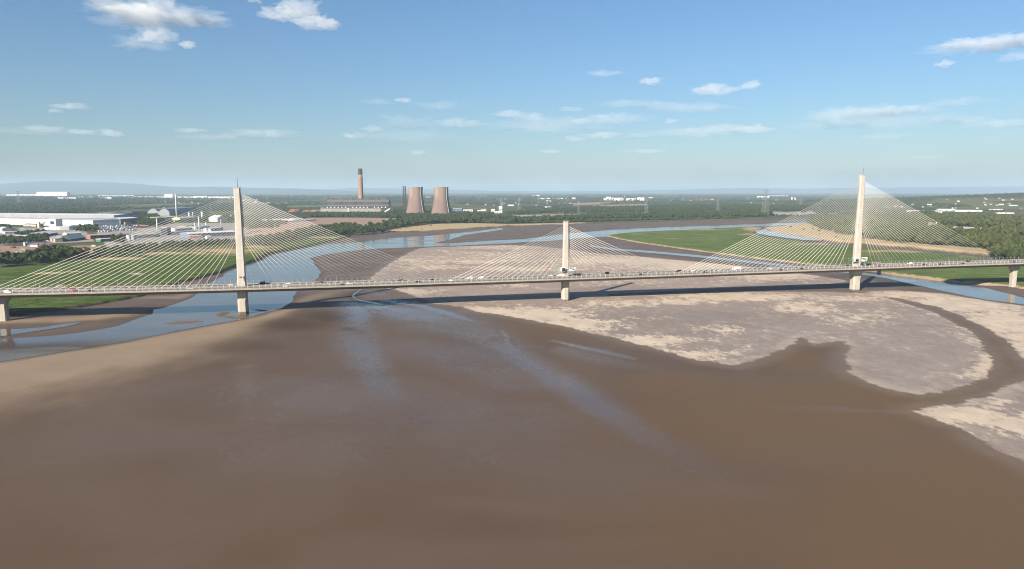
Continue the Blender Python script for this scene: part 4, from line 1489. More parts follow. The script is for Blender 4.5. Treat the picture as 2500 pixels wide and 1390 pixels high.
# ---- coal-fired power station beyond the river bend
def power_station():
    D = 3220.0
    A, B = base_at(799, D), base_at(950, D + 30)
    hall = shed('boiler_house', A, B, 69, 60, 'sootgrey', 'dark', 'long grey boiler house of the power station below the tall chimney', 'power station', 'flat')
    L = (B - A).length
    m = MB()
    for k in range(30):
        m.box(L * k / 30 + .4, L * (k + 1) / 30 - .4, -.25, .0, 20, 38)
    for k in range(30):
        m.box(L * k / 30 + .4, L * (k + 1) / 30 - .4, -.25, .0, 45, 58)
    pz = m.build('glazed_panels', mat('dirty_glazing', (.105, .108, .115), .6, .3, .02, spec=.05), hall)
    pz['kind'] = 'stuff'
    rr = random.Random(4)
    for k in range(22):
        x = L * (k + .3 + .4 * rr.random()) / 22
        hh = 3 + 7 * rr.random() ** 2
        MB().box(x - 2 - 2 * rr.random(), x + 2 + 2 * rr.random(), 8, 22, 69.9, 69.9 + hh).build('roof_plant', clad('brown' if k % 3 else 'dark'), hall)
    MB().box(L, L + 9, 5, 40, 0, 62).build('stair_tower', clad('dark'), hall)
    A2, B2 = base_at(784, D - 70), base_at(931, D - 45)
    th = shed('turbine_hall', A2, B2, 29, 50, 'stone', 'dark', 'low pale turbine hall in front of the grey boiler house', 'power station', 'flat', group=None)
    L2 = (B2 - A2).length
    for k in range(17):
        x = L * .03 + L * .93 * k / 16
        if k in (6, 12):
            continue
        v = MB().add([(x - 3.2, -3, 30.5), (x + 3.2, -3, 30.5), (x, -3, 37), (x - 3.2, 3, 30.5), (x + 3.2, 3, 30.5), (x, 3, 37)], [(0, 1, 2), (3, 5, 4), (0, 3, 4, 1), (1, 4, 5, 2), (2, 5, 3, 0)])
        vo = v.build('roof_vent', clad('white'), th)
        vo.location = (L2 * .05, 40, 0)
    MB().box(L2 * .44, L2 * .465, -1.5, .5, 0, 31).build('pilaster', clad('light'), th)
    # chimney
    c = base_at(882.3, D + 110)
    ch = empty('power_station_chimney', c, 0, 'tall buff concrete chimney with a blackened top behind the boiler house', 'chimney')
    FOOT.append((c.x, c.y, 40))
    hz = z_at(412, D + 110) - c.z
    prof = [(12.8 - 2.3 * (k / 14), hz * .865 * k / 14) for k in range(15)]
    MB().lathe(prof, 36).build('shaft', mat('chimney_concrete', (.36, .235, .17), .9, .10, .03, spec=.1, stretch=(1, 1, .15)), ch, smooth=True)
    MB().lathe([(10.52, hz * .865), (10.3, hz * .93), (10.25, hz * .985), (9.6, hz), (8.8, hz), (8.8, hz - 3)], 36, cap=False).build('sooty_crown', mat('soot', (.085, .08, .085), .9, .2, .05, spec=.1), ch, smooth=True)
    for q in (.3, .55, .8):
        rdr = 12.8 - 2.3 * q / .865
        MB().lathe([(rdr + .05, hz * q - .5), (rdr + .9, hz * q - .5), (rdr + .9, hz * q + .5), (rdr + .05, hz * q + .5)], 36, cap=False).build('gallery_ring', clad('concrete'), ch)
    # cooling towers
    n = Nodes('cooling_tower_concrete')
    sp = N(n.nt, 'ShaderNodeSeparateXYZ')
    n.L(n.pos, sp.inputs[0])
    st = n.noise(.05, 5, .65, (1, 1, .12))
    ring = n.noise(.9, 2, .5, (.01, .01, 1))
    col = n.mix(n.ramp(st, .3, .7), (.235, .175, .14), (.34, .258, .205))
    low = n.ramp(n.M('ADD', sp.outputs[2], n.M('MULTIPLY', n.M('SUBTRACT', n.noise(.02, 4, .6, (1, 1, .5)), .5), 110.)), 100, 45, 0, .8)
    col = n.mix(low, col, (.19, .135, .115))
    col = n.mix(n.ramp(ring, .45, .7, 0, .25), col, (.22, .16, .135))
    n.L(col, n.b.inputs['Base Color'])
    n.b.inputs['Roughness'].default_value = .92
    n.b.inputs['Specular IOR Level'].default_value = .1
    for px, dd, lab in ((1016, 3010, 'left of the two brown hyperboloid cooling towers, beside the lattice mast'), (1078, 2960, 'right of the two brown hyperboloid cooling towers on the far bank')):
        c = base_at(px, dd)
        FOOT.append((c.x, c.y, 55))
        t = empty('cooling_tower', c, 0, lab, 'cooling tower', 'cooling towers of the power station')
        hz = z_at(457.5, dd) - c.z
        prof = []
        for k in range(25):
            f = k / 24
            z = 7 + (hz - 7) * f
            zt = (f - .80) / .80
            r = 30.2 * math.sqrt(1 + (1.16 * zt) ** 2) if f < .8 else 30.2 * math.sqrt(1 + (.75 * zt * 3.0) ** 2 * .2)
            prof.append((r, z))
        MB().lathe(prof, 64, cap=False).build('shell', n.m, t, smooth=True)
        MB().lathe([(r - .8, z) for r, z in prof], 64, cap=False).build('inner_shell', n.m, t, smooth=True)
        rt = prof[-1][0]
        MB().lathe([(rt - .9, hz - .6), (rt + .7, hz - .6), (rt + .7, hz + .9), (rt - .9, hz + .9), (rt - .9, hz - .6)], 64, cap=False).build('rim', clad('concrete'), t)
        legs = MB()
        rb = prof[0][0]
        for k in range(36):
            a0, a1, a2 = (2 * math.pi * (k + q) / 36 for q in (0, .5, 1))
            legs.tube((rb * 1.05 * math.cos(a1), rb * 1.05 * math.sin(a1), 0), (rb * math.cos(a0), rb * math.sin(a0), 7.2), .5, n=4)
            legs.tube((rb * 1.05 * math.cos(a1), rb * 1.05 * math.sin(a1), 0), (rb * math.cos(a2), rb * math.sin(a2), 7.2), .5, n=4)
        lg = legs.build('raker_columns', clad('concrete'), t)
        lg['kind'] = 'stuff'
        st_ = MB()
        for k in range(24):
            r0, z0 = prof[k]
            r1, z1 = prof[k + 1]
            a = R(-38)
            st_.tube(((r0 + .6) * math.cos(a), (r0 + .6) * math.sin(a), z0), ((r1 + .6) * math.cos(a), (r1 + .6) * math.sin(a), z1), .9, n=4)
        st_.build('access_ladder', clad('light'), t)
    # rusty lattice mast left standing next to them
    c = base_at(988.5, 3040)
    lm = lattice('lattice_tower', c, z_at(455, 3040) - c.z, 13, 11, 14, mat('rusty_lattice', (.085, .06, .05), .8, .2, .1), .9)
    tag(lm, 'dark narrow lattice tower standing left of the cooling towers', 'tower')
    # coal conveyor
    a, b = base_at(933, 3150), base_at(952, 3160)
    cv = empty('coal_conveyor', a, 0, 'sloping enclosed white coal conveyor at the right end of the turbine hall', 'conveyor')
    d = b - a
    MB().tube((0, 0, 4), (d.x, d.y, 27), 3.2, 3.2, 8).build('gallery', clad('white'), cv)
    for q in (.25, .55, .85):
        MB().box(d.x * q - 1, d.x * q + 1, d.y * q - 1, d.y * q + 1, 0, 4 + 23 * q - 2).build('trestle', clad('dark'), cv)
    shed('coal_bunker', base_at(946, 3190), base_at(961, 3195), 34, 30, 'dark', 'dark', 'dark coal bunker at the right end of the power station', 'power station', 'mono')


def lattice(name, c, h, w0, w1, n, m, r):
    o = empty(name, c)
    legs = MB()
    br = MB()
    cs = [(-1, -1), (1, -1), (1, 1), (-1, 1)]
    for k in range(n):
        za, zb = h * k / n, h * (k + 1) / n
        wa, wb = w0 + (w1 - w0) * k / n, w0 + (w1 - w0) * (k + 1) / n
        for i in range(4):
            p0 = (cs[i][0] * wa / 2, cs[i][1] * wa / 2, za)
            p1 = (cs[i][0] * wb / 2, cs[i][1] * wb / 2, zb)
            j = (i + 1) % 4
            q0 = (cs[j][0] * wa / 2, cs[j][1] * wa / 2, za)
            q1 = (cs[j][0] * wb / 2, cs[j][1] * wb / 2, zb)
            legs.tube(p0, p1, r, n=4)
            br.tube(p0, q1, r * .6, n=4)
            br.tube(q0, p1, r * .6, n=4)
            br.tube(p1, q1, r * .6, n=4)
    legs.build('leg_frame', m, o)
    br.build('bracing', m, o)
    return o


power_station()


def transmission_pylon():
    m = mat('pylon_steel', (.30, .32, .33), .6, .1, .2, metallic=.2)
    o = lattice('transmission_pylon', (0, 0, 0), 44, 9.5, 2.2, 9, m, .17)
    for z, w in ((27, 9), (34, 11), (41, 8)):
        a = MB()
        for s_ in (-1, 1):
            a.tube((0, -.8, z), (s_ * w, 0, z + .6), .22, n=4)
            a.tube((0, .8, z), (s_ * w, 0, z + .6), .22, n=4)
            a.tube((0, 0, z + 2.6), (s_ * w, 0, z + .6), .2, n=4)
        a.build('cross_arm', m, o)
    return o


tp = transmission_pylon()
TP = [(1867, 529, 66, 'tallest steel transmission pylon on the far bank, near the bend of the river'), (1752, 523, 36, 'steel transmission pylon in the woods left of the tallest one'), (1578, 524, 40, 'steel transmission pylon in the field behind the far tree belt'),
      (1412, 522, 30, 'steel transmission pylon above the grey field behind the centre pylon'), (1267, 512, 28, 'slim transmission pylon right of the small white works'), (1223, 508, 24, 'slim transmission pylon behind the small white works'),
      (1386, 493, 20, 'faint distant transmission pylon above the centre pylon'), (208, 502, 26, 'faint transmission pylon in the woods behind the big white warehouse'), (46, 497, 30, 'faint transmission pylon at the far left of the woods'),
      (515, 528, 26, 'steel transmission pylon behind the chemical works'), (812, 515, 22, 'transmission pylon in front of the left end of the turbine hall'), (895, 516, 22, 'transmission pylon in front of the right half of the turbine hall'), (1955, 505, 30, 'transmission pylon behind the stay cables of the right pylon')]
for i, (x, y, hp, lab) in enumerate(TP):
    o = tp if i == 0 else copy_tree(tp)
    g = GL(x, y)
    k = hp * g.y / FPX / 44
    set_tree(o, g, R(20 + 31 * i), k)
    tag(o, lab, 'pylon', 'transmission pylons')


# ---- industrial estate on the left bank
def estate():
    S = px_shed
    S('distribution_warehouse', -90, 545, 228, 554, 14.5, 86, 'white', 'light', 'huge white distribution warehouse with a grey upper band at the left edge', trim='light', doors=18, rise=1.5)
    A, B = GL(-70, 541.5), GL(280, 545.5)
    shed('high_bay_warehouse', A, B, 27, 120, 'blue', 'white', 'tall high-bay block with white roof behind the huge white warehouse', rise=2.5, trim='grey')
    S('blue_shed', 295, 548, 338, 545, 13, 50, 'blue', 'white', 'blue-grey shed with a pale roof right of the huge warehouse', trim='blue', doors=3)
    S('orange_bay', 306, 548.3, 321, 547.6, 4.5, 6, 'orange', 'orange', 'small orange loading bay on the blue-grey shed', 'loading bay', 'flat')
    S('long_shed', 248, 530, 325, 527, 8, 70, 'grey', 'offwhite', 'long grey shed with pale roofs behind the blue shed', bays=3, rise=5)
    S('office_block', -8, 546, 14, 545, 12, 16, 'offwhite', 'light', 'small white office block with windows at the left edge', 'office', 'flat', windows=4, storeys=3)
    S('mixing_tower', 120, 556, 137, 556.5, 21, 20, 'white', 'white', 'white mixing tower of the concrete plant in front of the warehouse', 'plant', 'flat', windows=1)
    S('batching_hall', 109, 561, 169, 562, 6, 30, 'white', 'white', 'low white batching hall at the foot of the mixing tower', 'plant', 'mono', doors=3, rise=1)
    S('grey_store', 169.5, 562, 196, 560, 8.5, 26, 'grey', 'light', 'grey store joined to the low white batching hall', 'store', 'flat')
    S('beige_works', 57, 553, 88, 554, 5.5, 22, 'sand', 'brown', 'beige works building left of the concrete plant', 'works', doors=3)
    S('hopper_house', 91, 556, 96, 556, 13, 7, 'cream', 'cream', 'narrow cream hopper house feeding the sloping conveyor', 'works', 'flat')
    for k, (x, y, r, h, lab) in enumerate(((152, 549.5, 4.6, 11.5, 'left tan silo behind the low white hall'), (161.5, 549.5, 5.6, 12.5, 'right tan silo behind the low white hall, the larger one'))):
        silo(x, y, r, h, 'sand', lab)
    a, b = GL(96, 551), GL(122, 551)
    cv = empty('sloping_conveyor', a, 0, 'thin grey conveyor sloping up to the white mixing tower', 'conveyor')
    MB().tube((0, 0, 3), (b.x - a.x, b.y - a.y, 17), 1.5, 1.5, 6).build('gallery', clad('grey'), cv)
    for q in (.3, .65):
        MB().tube(((b.x - a.x) * q, (b.y - a.y) * q, 0), ((b.x - a.x) * q, (b.y - a.y) * q, 3 + 14 * q), .5, n=4).build('trestle', clad('grey'), cv)
    S('long_white_unit', -30, 587, 88, 580, 4.5, 34, 'light', 'white', 'long low unit with a bright white roof at the left edge', rise=2.2, windows=14)
    S('white_annex', 52, 589.5, 82, 587.5, 4, 10, 'white', 'light', 'small white annex in front of the long low unit', 'unit', 'flat', windows=4)
    S('white_gable_house', -6, 568, 6, 569, 10, 22, 'offwhite', 'light', 'pale gabled building cut by the left edge of the picture', 'unit', rise=4)
    S('pale_depot', 12, 571, 62, 569, 4.2, 20, 'offwhite', 'white', 'pale flat depot above the long low unit', 'depot', 'flat', doors=5)
    S('grey_workshop', 62, 568, 104, 567, 4, 30, 'teal', 'light', 'grey-green workshop roof between trees', 'workshop', windows=6)
    S('blue_workshop', 104, 579, 141, 573, 5.5, 26, 'blue', 'light', 'dark blue workshop with a pale sloping roof', 'workshop', 'mono', rise=4)
    S('cream_office', 163, 577, 199, 575, 6, 16, 'cream', 'offwhite', 'cream two-storey office with a row of dark windows', 'office', windows=4, rise=3)
    S('green_roof_centre', 172, 590, 209, 585, 5.5, 26, 'dark', 'teal', 'dark glazed unit under a pale green hipped roof', 'unit', windows=6, rise=8)
    S('white_canopy_unit', 138, 583, 170, 582, 3.5, 16, 'light', 'white', 'small white-roofed unit left of the green roof', 'unit', 'flat', windows=5)
    S('sand_bay', 112, 589, 135, 592, 8, 14, 'sand', 'concrete', 'open sand bay with a tall concrete wall', 'storage bay', 'mono', rise=2)
    S('brick_unit', 221, 583.5, 275, 580.5, 8, 14, 'brick', 'sand', 'orange brick unit in the middle of the estate', 'unit', rise=2, windows=3)
    S('green_office', 246, 591, 287, 588, 6.5, 14, 'green', 'white', 'dark green office with a thin white roof', 'office', 'flat', windows=6)
    S('brown_hut', 291, 583, 308, 582, 9, 14, 'brown', 'brown', 'dark brown shed left of the round tank', 'shed')
    silo(315, 588, 5.2, 13.5, 'light', 'grey upright tank at the end of the estate road', dome=False)
    silo(326, 586.5, 6.2, 11.5, 'grey', 'wide grey tank behind the upright tank', dome=False)
    S('cream_works', 331, 583, 392, 578, 8, 22, 'cream', 'cream', 'cream works building with open bays behind the stay cables', 'works', 'flat', doors=3)
    S('tan_tower', 395, 573, 409, 573, 17, 18, 'sand', 'sand', 'tan process tower of the chemical works', 'plant', 'flat', windows=1, storeys=3)
    S('dark_tower', 409.5, 575, 418, 574, 16, 16, 'dark', 'dark', 'dark process tower beside the tan one', 'plant', 'flat')
    S('yellow_hall', 377, 541, 432, 537, 8, 40, 'yellow', 'cream', 'pale yellow hall with a low roof near the tall white chimney', 'works', rise=3)
    S('yellow_store', 440, 541, 478, 538, 8, 30, 'yellow', 'offwhite', 'pale yellow store behind the stay cables', 'store', rise=3)
    S('curved_roof_hall', 414, 527, 482, 520, 9, 90, 'grey', 'grey', 'large hall with a curved grey roof behind the tall white chimney', 'hall', 'barrel', rise=14, bays=2)
    S('glass_spire_plant', 397, 520, 402, 520, 9, 12, 'light', 'light', 'small pale pointed plant building by the substation', 'plant', rise=8)
    S('substation_hall', 403, 519, 432, 517, 9, 30, 'grey', 'grey', 'grey substation hall left of the tall white chimney', 'hall', 'flat')
    S('long_white_roof_works', 463, 581, 580, 575, 9.5, 46, 'blue', 'white', 'long works with a bright white roof and dark blue front beside the left pylon', 'works', rise=2.2, doors=10)
    S('coral_unit', 464, 583, 492, 582, 7, 9, 'brick', 'white', 'coral-red unit in front of the long white roof', 'unit', 'flat', doors=2)
    S('white_cabin', 506, 584, 515, 583.5, 6, 8, 'white', 'white', 'small white gabled cabin on the yard', 'cabin', rise=2)
    S('white_pipe_bridge', 416, 571, 477, 567, 4, 8, 'white', 'white', 'long white enclosed walkway through the chemical works', 'walkway', 'flat', windows=12)
    S('gabled_white_works', 510, 541, 531, 542, 9, 40, 'white', 'offwhite', 'bright white gabled works left of the left pylon', 'works', rise=9)
    S('pipe_rack_works', 430, 565, 470, 562, 6, 30, 'light', 'light', 'pale works with pipe racks in the chemical plant', 'works', windows=6)
    S('filter_house', 515, 566, 545, 562, 7, 24, 'offwhite', 'light', 'off-white filter house of the chemical plant', 'works', windows=4)
    S('grey_roof_works', 480, 560, 512, 557, 5, 30, 'grey', 'teal', 'grey works with greenish roof in the chemical plant', 'works', rise=3)
    S('tile_works', 455, 557, 478, 552, 4, 26, 'sand', 'sand', 'sandy low works in the chemical plant', 'works', rise=3)
    S('big_grey_roof', 610, 541, 700, 543, 3.0, 150, 'light', 'light', 'very wide pale grey flat-roofed store right of the left pylon', 'store', 'flat')
    S('grey_tent_store', 716, 541, 742, 540, 4.5, 30, 'grey', 'grey', 'dark grey tent store right of the wide grey roof', 'store', 'barrel', rise=5)
    S('pink_store', 696, 541, 716, 541.5, 4, 20, 'sand', 'offwhite', 'pale pink store beside the dark grey tent store', 'store')
    S('white_site_hut', 686, 573, 693, 572, 2.6, 8, 'white', 'white', 'tiny white hut on the bare earth field', 'hut', 'flat')
    S('beige_shed', 783, 516, 792, 516, 8, 30, 'sand', 'offwhite', 'small beige shed at the left end of the turbine hall', 'shed', 'flat')
    for k, (x0, x1, y, h, c, lab) in enumerate((
            (1131, 1154, 518.5, 6, 'white', 'white shed right of the cooling towers'), (1165, 1174, 518, 3.5, 'white', 'lower white unit between white sheds right of the cooling towers'), (1174, 1187, 518, 5, 'white', 'white box building right of the cooling towers'),
            (1199, 1208, 517, 6, 'white', 'narrow white works left of the white tower'), (1218, 1226, 520, 13, 'white', 'small white works tower above the far woods'), (1208, 1221, 521, 4, 'white', 'low white works at the foot of the white tower'),
            (1106, 1128, 518, 9, 'blue', 'dark blue-grey plant right of the right cooling tower'),
            (1330, 1345, 507, 2, 'offwhite', 'tiny pale shed in the woods behind the centre pylon'), (1474, 1481, 490, 3.5, 'white', 'small white block left of the distant white works'), (1483, 1492, 489, 6.5, 'white', 'tallest white block of the distant works on the plain'),
            (1494, 1502, 489, 4, 'white', 'middle white block of the distant works'), (1505, 1522, 490, 4.5, 'white', 'wide white block of the distant works'), (1531, 1553, 490, 4, 'white', 'long white block at the right of the distant works'), (1556, 1573, 490, 5, 'white', 'last white block of the distant works'), (1586, 1594, 486, 3, 'white', 'lone distant white building on the plain'),
            (1848, 1878, 483, 2.5, 'white', 'distant white shed left of the right pylon'), (1880, 1925, 480, 1.6, 'white', 'long distant white shed on the right of the plain'), (1932, 1934.5, 488, 4.5, 'white', 'left of two tiny white distant towers'), (1940, 1942.5, 488, 4, 'white', 'right of two tiny white distant towers'),
            (2227, 2300, 521, 6, 'light', 'wide pale blue-grey warehouse below the right-hand hill'), (2290, 2332, 516, 4.5, 'white', 'bright white warehouse roof right of the pale blue-grey one'), (2332, 2398, 517, 3.5, 'white', 'long white warehouse roof tapering to the right'),
            (2416, 2448, 513, 1.8, 'white', 'thin white roof strip on the right hillside'), (2436, 2476, 522, 2.4, 'white', 'second thin white roof strip on the right hillside'), (2460, 2520, 545, 8, 'white', 'white warehouse among trees at the right edge'),
            (2285, 2305, 547, 4, 'white', 'small white shed above the long quarry-white roof'), (2320, 2408, 561, 6, 'offwhite', 'long off-white building half hidden in the right woods'), (2380, 2412, 566, 3, 'white', 'short white building below the long off-white one'),
            (2263, 2275, 501, 1.6, 'white', 'tiny white house on the right hillside'), (2438, 2450, 501, 2, 'offwhite', 'pale house high on the right hillside'), (2464, 2484, 503, 2, 'white', 'white house row high on the right hillside'),
            (15, 90, 478, 2.2, 'white', 'long thin white warehouse far off at the left'), (89, 164, 480, 7.5, 'white', 'large white warehouse far off at the left'), (140, 186, 485.5, 3, 'white', 'white warehouse half hidden by far trees'), (186, 224, 482, 1.4, 'white', 'thin white far warehouse strip'),
            (240, 326, 480, 2.4, 'white', 'long far white warehouse above the woods'), (243, 272, 487, 4.5, 'white', 'far white building poking out of trees'), (326, 400, 482.5, 2, 'offwhite', 'off-white far warehouse strip'), (401, 422, 483, 6, 'white', 'far white cube-like warehouse left of the tall chimney'),
            (432, 470, 483, 2.2, 'white', 'far white warehouse right of the tall chimney'), (471, 505, 483.5, 3.2, 'white', 'far white warehouse with dark doors'), (507, 575, 484.5, 3, 'white', 'far white warehouse ending at the left pylon'), (770, 802, 468.5, 1.2, 'offwhite', 'thin pale far warehouse left of the tall brown chimney'), (830, 866, 470, 1.2, 'offwhite', 'second thin pale far warehouse near the tall brown chimney'),
            (1040, 1052, 483, 1.6, 'white', 'tiny white far shed right of the left cooling tower'), (1315, 1384, 486, 1.8, 'white', 'long white far shed above the centre pylon'), (1398, 1406, 486, 2.2, 'white', 'small white far shed right of the centre pylon'), (1300, 1318, 479, 1.2, 'white', 'faint white far shed on the horizon plain'),
            (1240, 1254, 503, 2, 'white', 'white cottage in the middle-distance woods'), (1332, 1345, 493, 2, 'white', 'white row near the distant town'))):
        A, B = GL(x0, y), GL(x1, y)
        hh = h * A.y / FPX
        far_ = A.y > 3800
        if far_:                     # open fields in front of the far sheds
            M_ = (A + B) / 2
            for q in np.linspace(0, 1, max(2, int((B - A).length / 80))):
                e = A + (B - A) * float(q)
                for k2 in range(1, 5):
                    FOOT.append((e.x * (1 - .03 * k2), e.y * (1 - .03 * k2), 75))
            hh *= 1.25
        shed('far_building' if far_ else 'white_building', A, B, hh, min(max((B - A).length * .6, 8), 90), c, 'white' if c == 'white' else 'light', lab, 'building', 'gable' if k % 3 else 'flat', windows=0 if far_ else 3, doors=1 if not far_ else 0, rise=hh * .2)


def silo(x, y, rpx, hpx, col, label, dome=True):
    g = GL(x, y)
    k = g.y / FPX
    r, h = rpx * k, hpx * k
    FOOT.append((g.x, g.y, r + 6))
    o = empty('silo' if dome else 'storage_tank', g, 0, label, 'silo' if dome else 'tank')
    MB().lathe([(r, -.3), (r, h)], 24).build('shell', clad(col), o, smooth=False)
    MB().lathe([(r + .25, h + .003), (r + .25, h + .35), (r * .2, h + (r * .45 if dome else r * .12)), (.1, h + (r * .5 if dome else r * .14))], 24).build('roof', clad('light'), o)
    MB().tube((r + .3, 0, 0), (r + .3, 0, h), .25, n=4).build('ladder', clad('dark'), o)
    return o


estate()


def stack(x, y, hpx, r0, r1, label, col='white', cat='chimney', bands=True):
    g = GL(x, y)
    h = hpx * g.y / FPX
    o = empty('chimney_stack', g, 0, label, cat)
    MB().tube((0, 0, -1), (0, 0, h), r0, r1, 14).build('flue', clad(col), o, smooth=True)
    MB().lathe([(r1, h - 1.5), (r1 + .35, h - 1.5), (r1 + .35, h + .2), (r1, h + .2)], 14, cap=False).build('cap_ring', clad('light'), o)
    if bands:
        for q in (.4, .75):
            rr_ = r0 + (r1 - r0) * q
            MB().lathe([(rr_, h * q), (rr_ + .9, h * q), (rr_ + .9, h * q + .4), (rr_, h * q + .4)], 14, cap=False).build('platform', clad('grey'), o)
    return o


stack(431.5, 529, 55, 3.0, 2.0, 'tall slim white chimney standing alone behind the left stay cables')
stack(384.5, 567, 33, 1.7, 1.2, 'white flare stack in front of the pale yellow hall')
stack(462, 530, 11, 3.2, 3.2, 'short fat white stack near the curved roof hall', bands=False)
stack(471, 528, 10, 1.6, 1.6, 'short thin white stack beside the fat one', bands=False)
stack(494, 534, 17, 4.2, 4.2, 'broad white process column of the chemical works', bands=False)
stack(487, 567, 38, 1.5, 1.3, 'tall white vent pipe in the middle of the chemical works')
stack(476, 567, 23, 1.2, 1.0, 'shorter white vent pipe left of the tall one')
stack(540, 556, 20, 1.0, .8, 'thin white vent pipe close to the left pylon')
stack(555, 540, 9, 1.8, 1.8, 'stubby white vent close behind the left pylon', bands=False)
stack(564, 533, 8, 1.6, 1.6, 'second stubby white vent close behind the left pylon', bands=False)
stack(503, 555, 12, 1.4, 1.2, 'white vent pipe right of the tall vent pipe', bands=False)
stack(711, 482, 8, 3, 3, 'tiny white far chimney right of the left pylon', bands=False)
stack(1525, 485, 7, 4, 2, 'thin pale spire of the distant works', 'light', bands=False)


def yard():
    """trailers, containers and heaps on the estate's open ground"""
    rr = random.Random(21)
    tm = MB().box(-6.5, 6.5, -1.25, 1.25, 1.2, 4.0)
    wheels = MB()
    for x in (-5, -3.8, 4.6):
        for y in (-1.1, 1.1):
            wheels.tube((x, y - .15, .5), (x, y + .15, .5), .5, n=10)
    protos = {}
    for col in ('white', 'red', 'blue', 'light'):
        o = empty('lorry_trailer', (0, 0, 0))
        tm.build('box', clad(col), o)
        wheels.build('wheels', clad('dark'), o)
        protos[col] = o
    used = {k: False for k in protos}
    lab = {'white': 'white lorry trailer parked in the estate yard', 'red': 'red lorry trailer at the right end of the yard', 'blue': 'blue lorry trailer parked in the estate yard', 'light': 'grey lorry trailer parked in the estate yard'}

    def put(col, x, y, rz):
        g = GL(x, y)
        o = protos[col] if not used[col] else copy_tree(protos[col])
        used[col] = True
        set_tree(o, g, rz)
        tag(o, lab[col], 'trailer', col + ' trailers in the yard')
        FOOT.append((g.x, g.y, 7))
    for row, (y, x0, x1) in enumerate(((553, 238, 342), (556.5, 246, 330), (560, 252, 326), (563.5, 258, 330), (567, 246, 268))):
        x = x0
        while x < x1:
            put(rr.choice(['white', 'white', 'white', 'light', 'blue'] if x < 330 else ['white']), x, y + rr.uniform(-.5, .5), R(70 + rr.uniform(-8, 8)))
            x += rr.uniform(5.0, 8.5)
    for x in (332, 338, 343, 347, 352, 357, 363):
        put('red', x, 556.5 + rr.uniform(-1, 1), R(60 + rr.uniform(-15, 15)))
    # shipping containers and scrap on the bare ground
    cm = MB().box(-6, 6, -1.2, 1.2, 0, 2.6)
    rib = MB()
    for k in range(12):
        rib.box(-5.8 + k, -5.4 + k, -1.28, 1.28, .2, 2.45)
    cp = {}
    for (x, y, col, z) in ((77, 602, 'blue', 0), (84, 603, 'light', 0), (84, 602.2, 'blue', 2.6), (90, 601, 'red', 0), (97, 602, 'red', 0), (97, 601.4, 'blue', 2.6), (104, 601, 'red', 0), (110, 600.5, 'blue', 0), (117, 600, 'red', 0), (123, 601, 'brown', 0), (92, 600, 'red', 2.6), (128, 599.5, 'brown', 0), (69, 555, 'blue', 0), (55, 560, 'teal', 0)):
        g = GL(x, y)
        if col not in cp:
            o = empty('shipping_container', (0, 0, 0))
            cm.build('box', clad(col), o)
            rib.build('ribs', clad(col), o)
            cp[col] = o
        else:
            o = copy_tree(cp[col])
        set_tree(o, g + Vector((0, 0, z)), R(rr.uniform(-12, 40)), 1.25)
        where = 'on the bare earth yard' if y > 590 else 'among the sheds left of the concrete plant'
        tag(o, '%s shipping container %s%s' % (dict(light='pale blue', teal='turquoise').get(col, col), 'stacked on top of another ' if z else '', where), 'container', '%s containers %s %d' % (col, where, z > 0))
    silo(61, 600.5, 2.6, 8, 'white', 'left of two white round tanks beside the containers', dome=True)
    silo(67, 600, 2.6, 8, 'white', 'right of two white round tanks beside the containers', dome=True)
    # heaps of rubble and earth
    v, f = ico(3)
    for (x, y, w, h, c, labl) in ((28, 606, 9, 6, 'brick', 'reddish rubble heap at the left of the earth yard'), (60, 610, 11, 3, 'sand', 'low pale heap in the earth yard'), (170, 605, 8, 4, 'sand', 'pale rubble heap right of the containers'), (185, 608, 9, 4, 'brown', 'brown heap right of the containers'), (200, 606, 8, 4, 'brick', 'reddish heap near the right end of the yard'), (230, 602, 7, 4, 'offwhite', 'white heap at the right end of the yard'),
                                  (130, 613, 10, 3, 'sand', 'low sandy heap in front of the containers'), (45, 617, 10, 3, 'offwhite', 'pale broken concrete heap near the hedge'), (720, 518, 14, 8, 'brick', 'large pinkish spoil heap left of the turbine hall'), (752, 518.5, 12, 6, 'brick', 'second pinkish spoil heap left of the turbine hall'), (770, 519, 12, 4, 'sand', 'low spoil heap by the turbine hall'),
                                  (612, 566, 8, 3, 'brown', 'scrap heap right of the left pylon'), (622, 568, 8, 3, 'dark', 'dark scrap heap right of the left pylon'), (632, 565, 7, 3, 'red', 'reddish scrap heap right of the left pylon'), (640, 567, 6, 3, 'brown', 'small brown scrap heap at the end of the row'), (607, 571, 8, 3, 'dark', 'dark scrap heap in the front row')):
        g = GL(x, y)
        k = g.y / FPX
        p = v.copy()
        off = np.array([x * .7, y * .3, 0.])
        p *= (1 + .5 * (vnoise3(p * 1.6 + off) - .5) + .4 * (vnoise3(p * 4 + off) - .5) + .2 * (vnoise3(p * 9 + off) - .5))[:, None]
        p[:, 2] = np.maximum(p[:, 2], -.1)
        m = MB().add((p * np.array([w * k, w * k * .7, h * k])).tolist(), f)
        o = m.build('rubble_heap', clad(c) if c in ('dark', 'brown') else mat('heap_' + c, tuple(q * .8 for q in CLAD[c]), .95, .25, .5, spec=.05), None, loc=g - Vector((0, 0, .2)))
        tag(o, labl, 'heap')


yard()


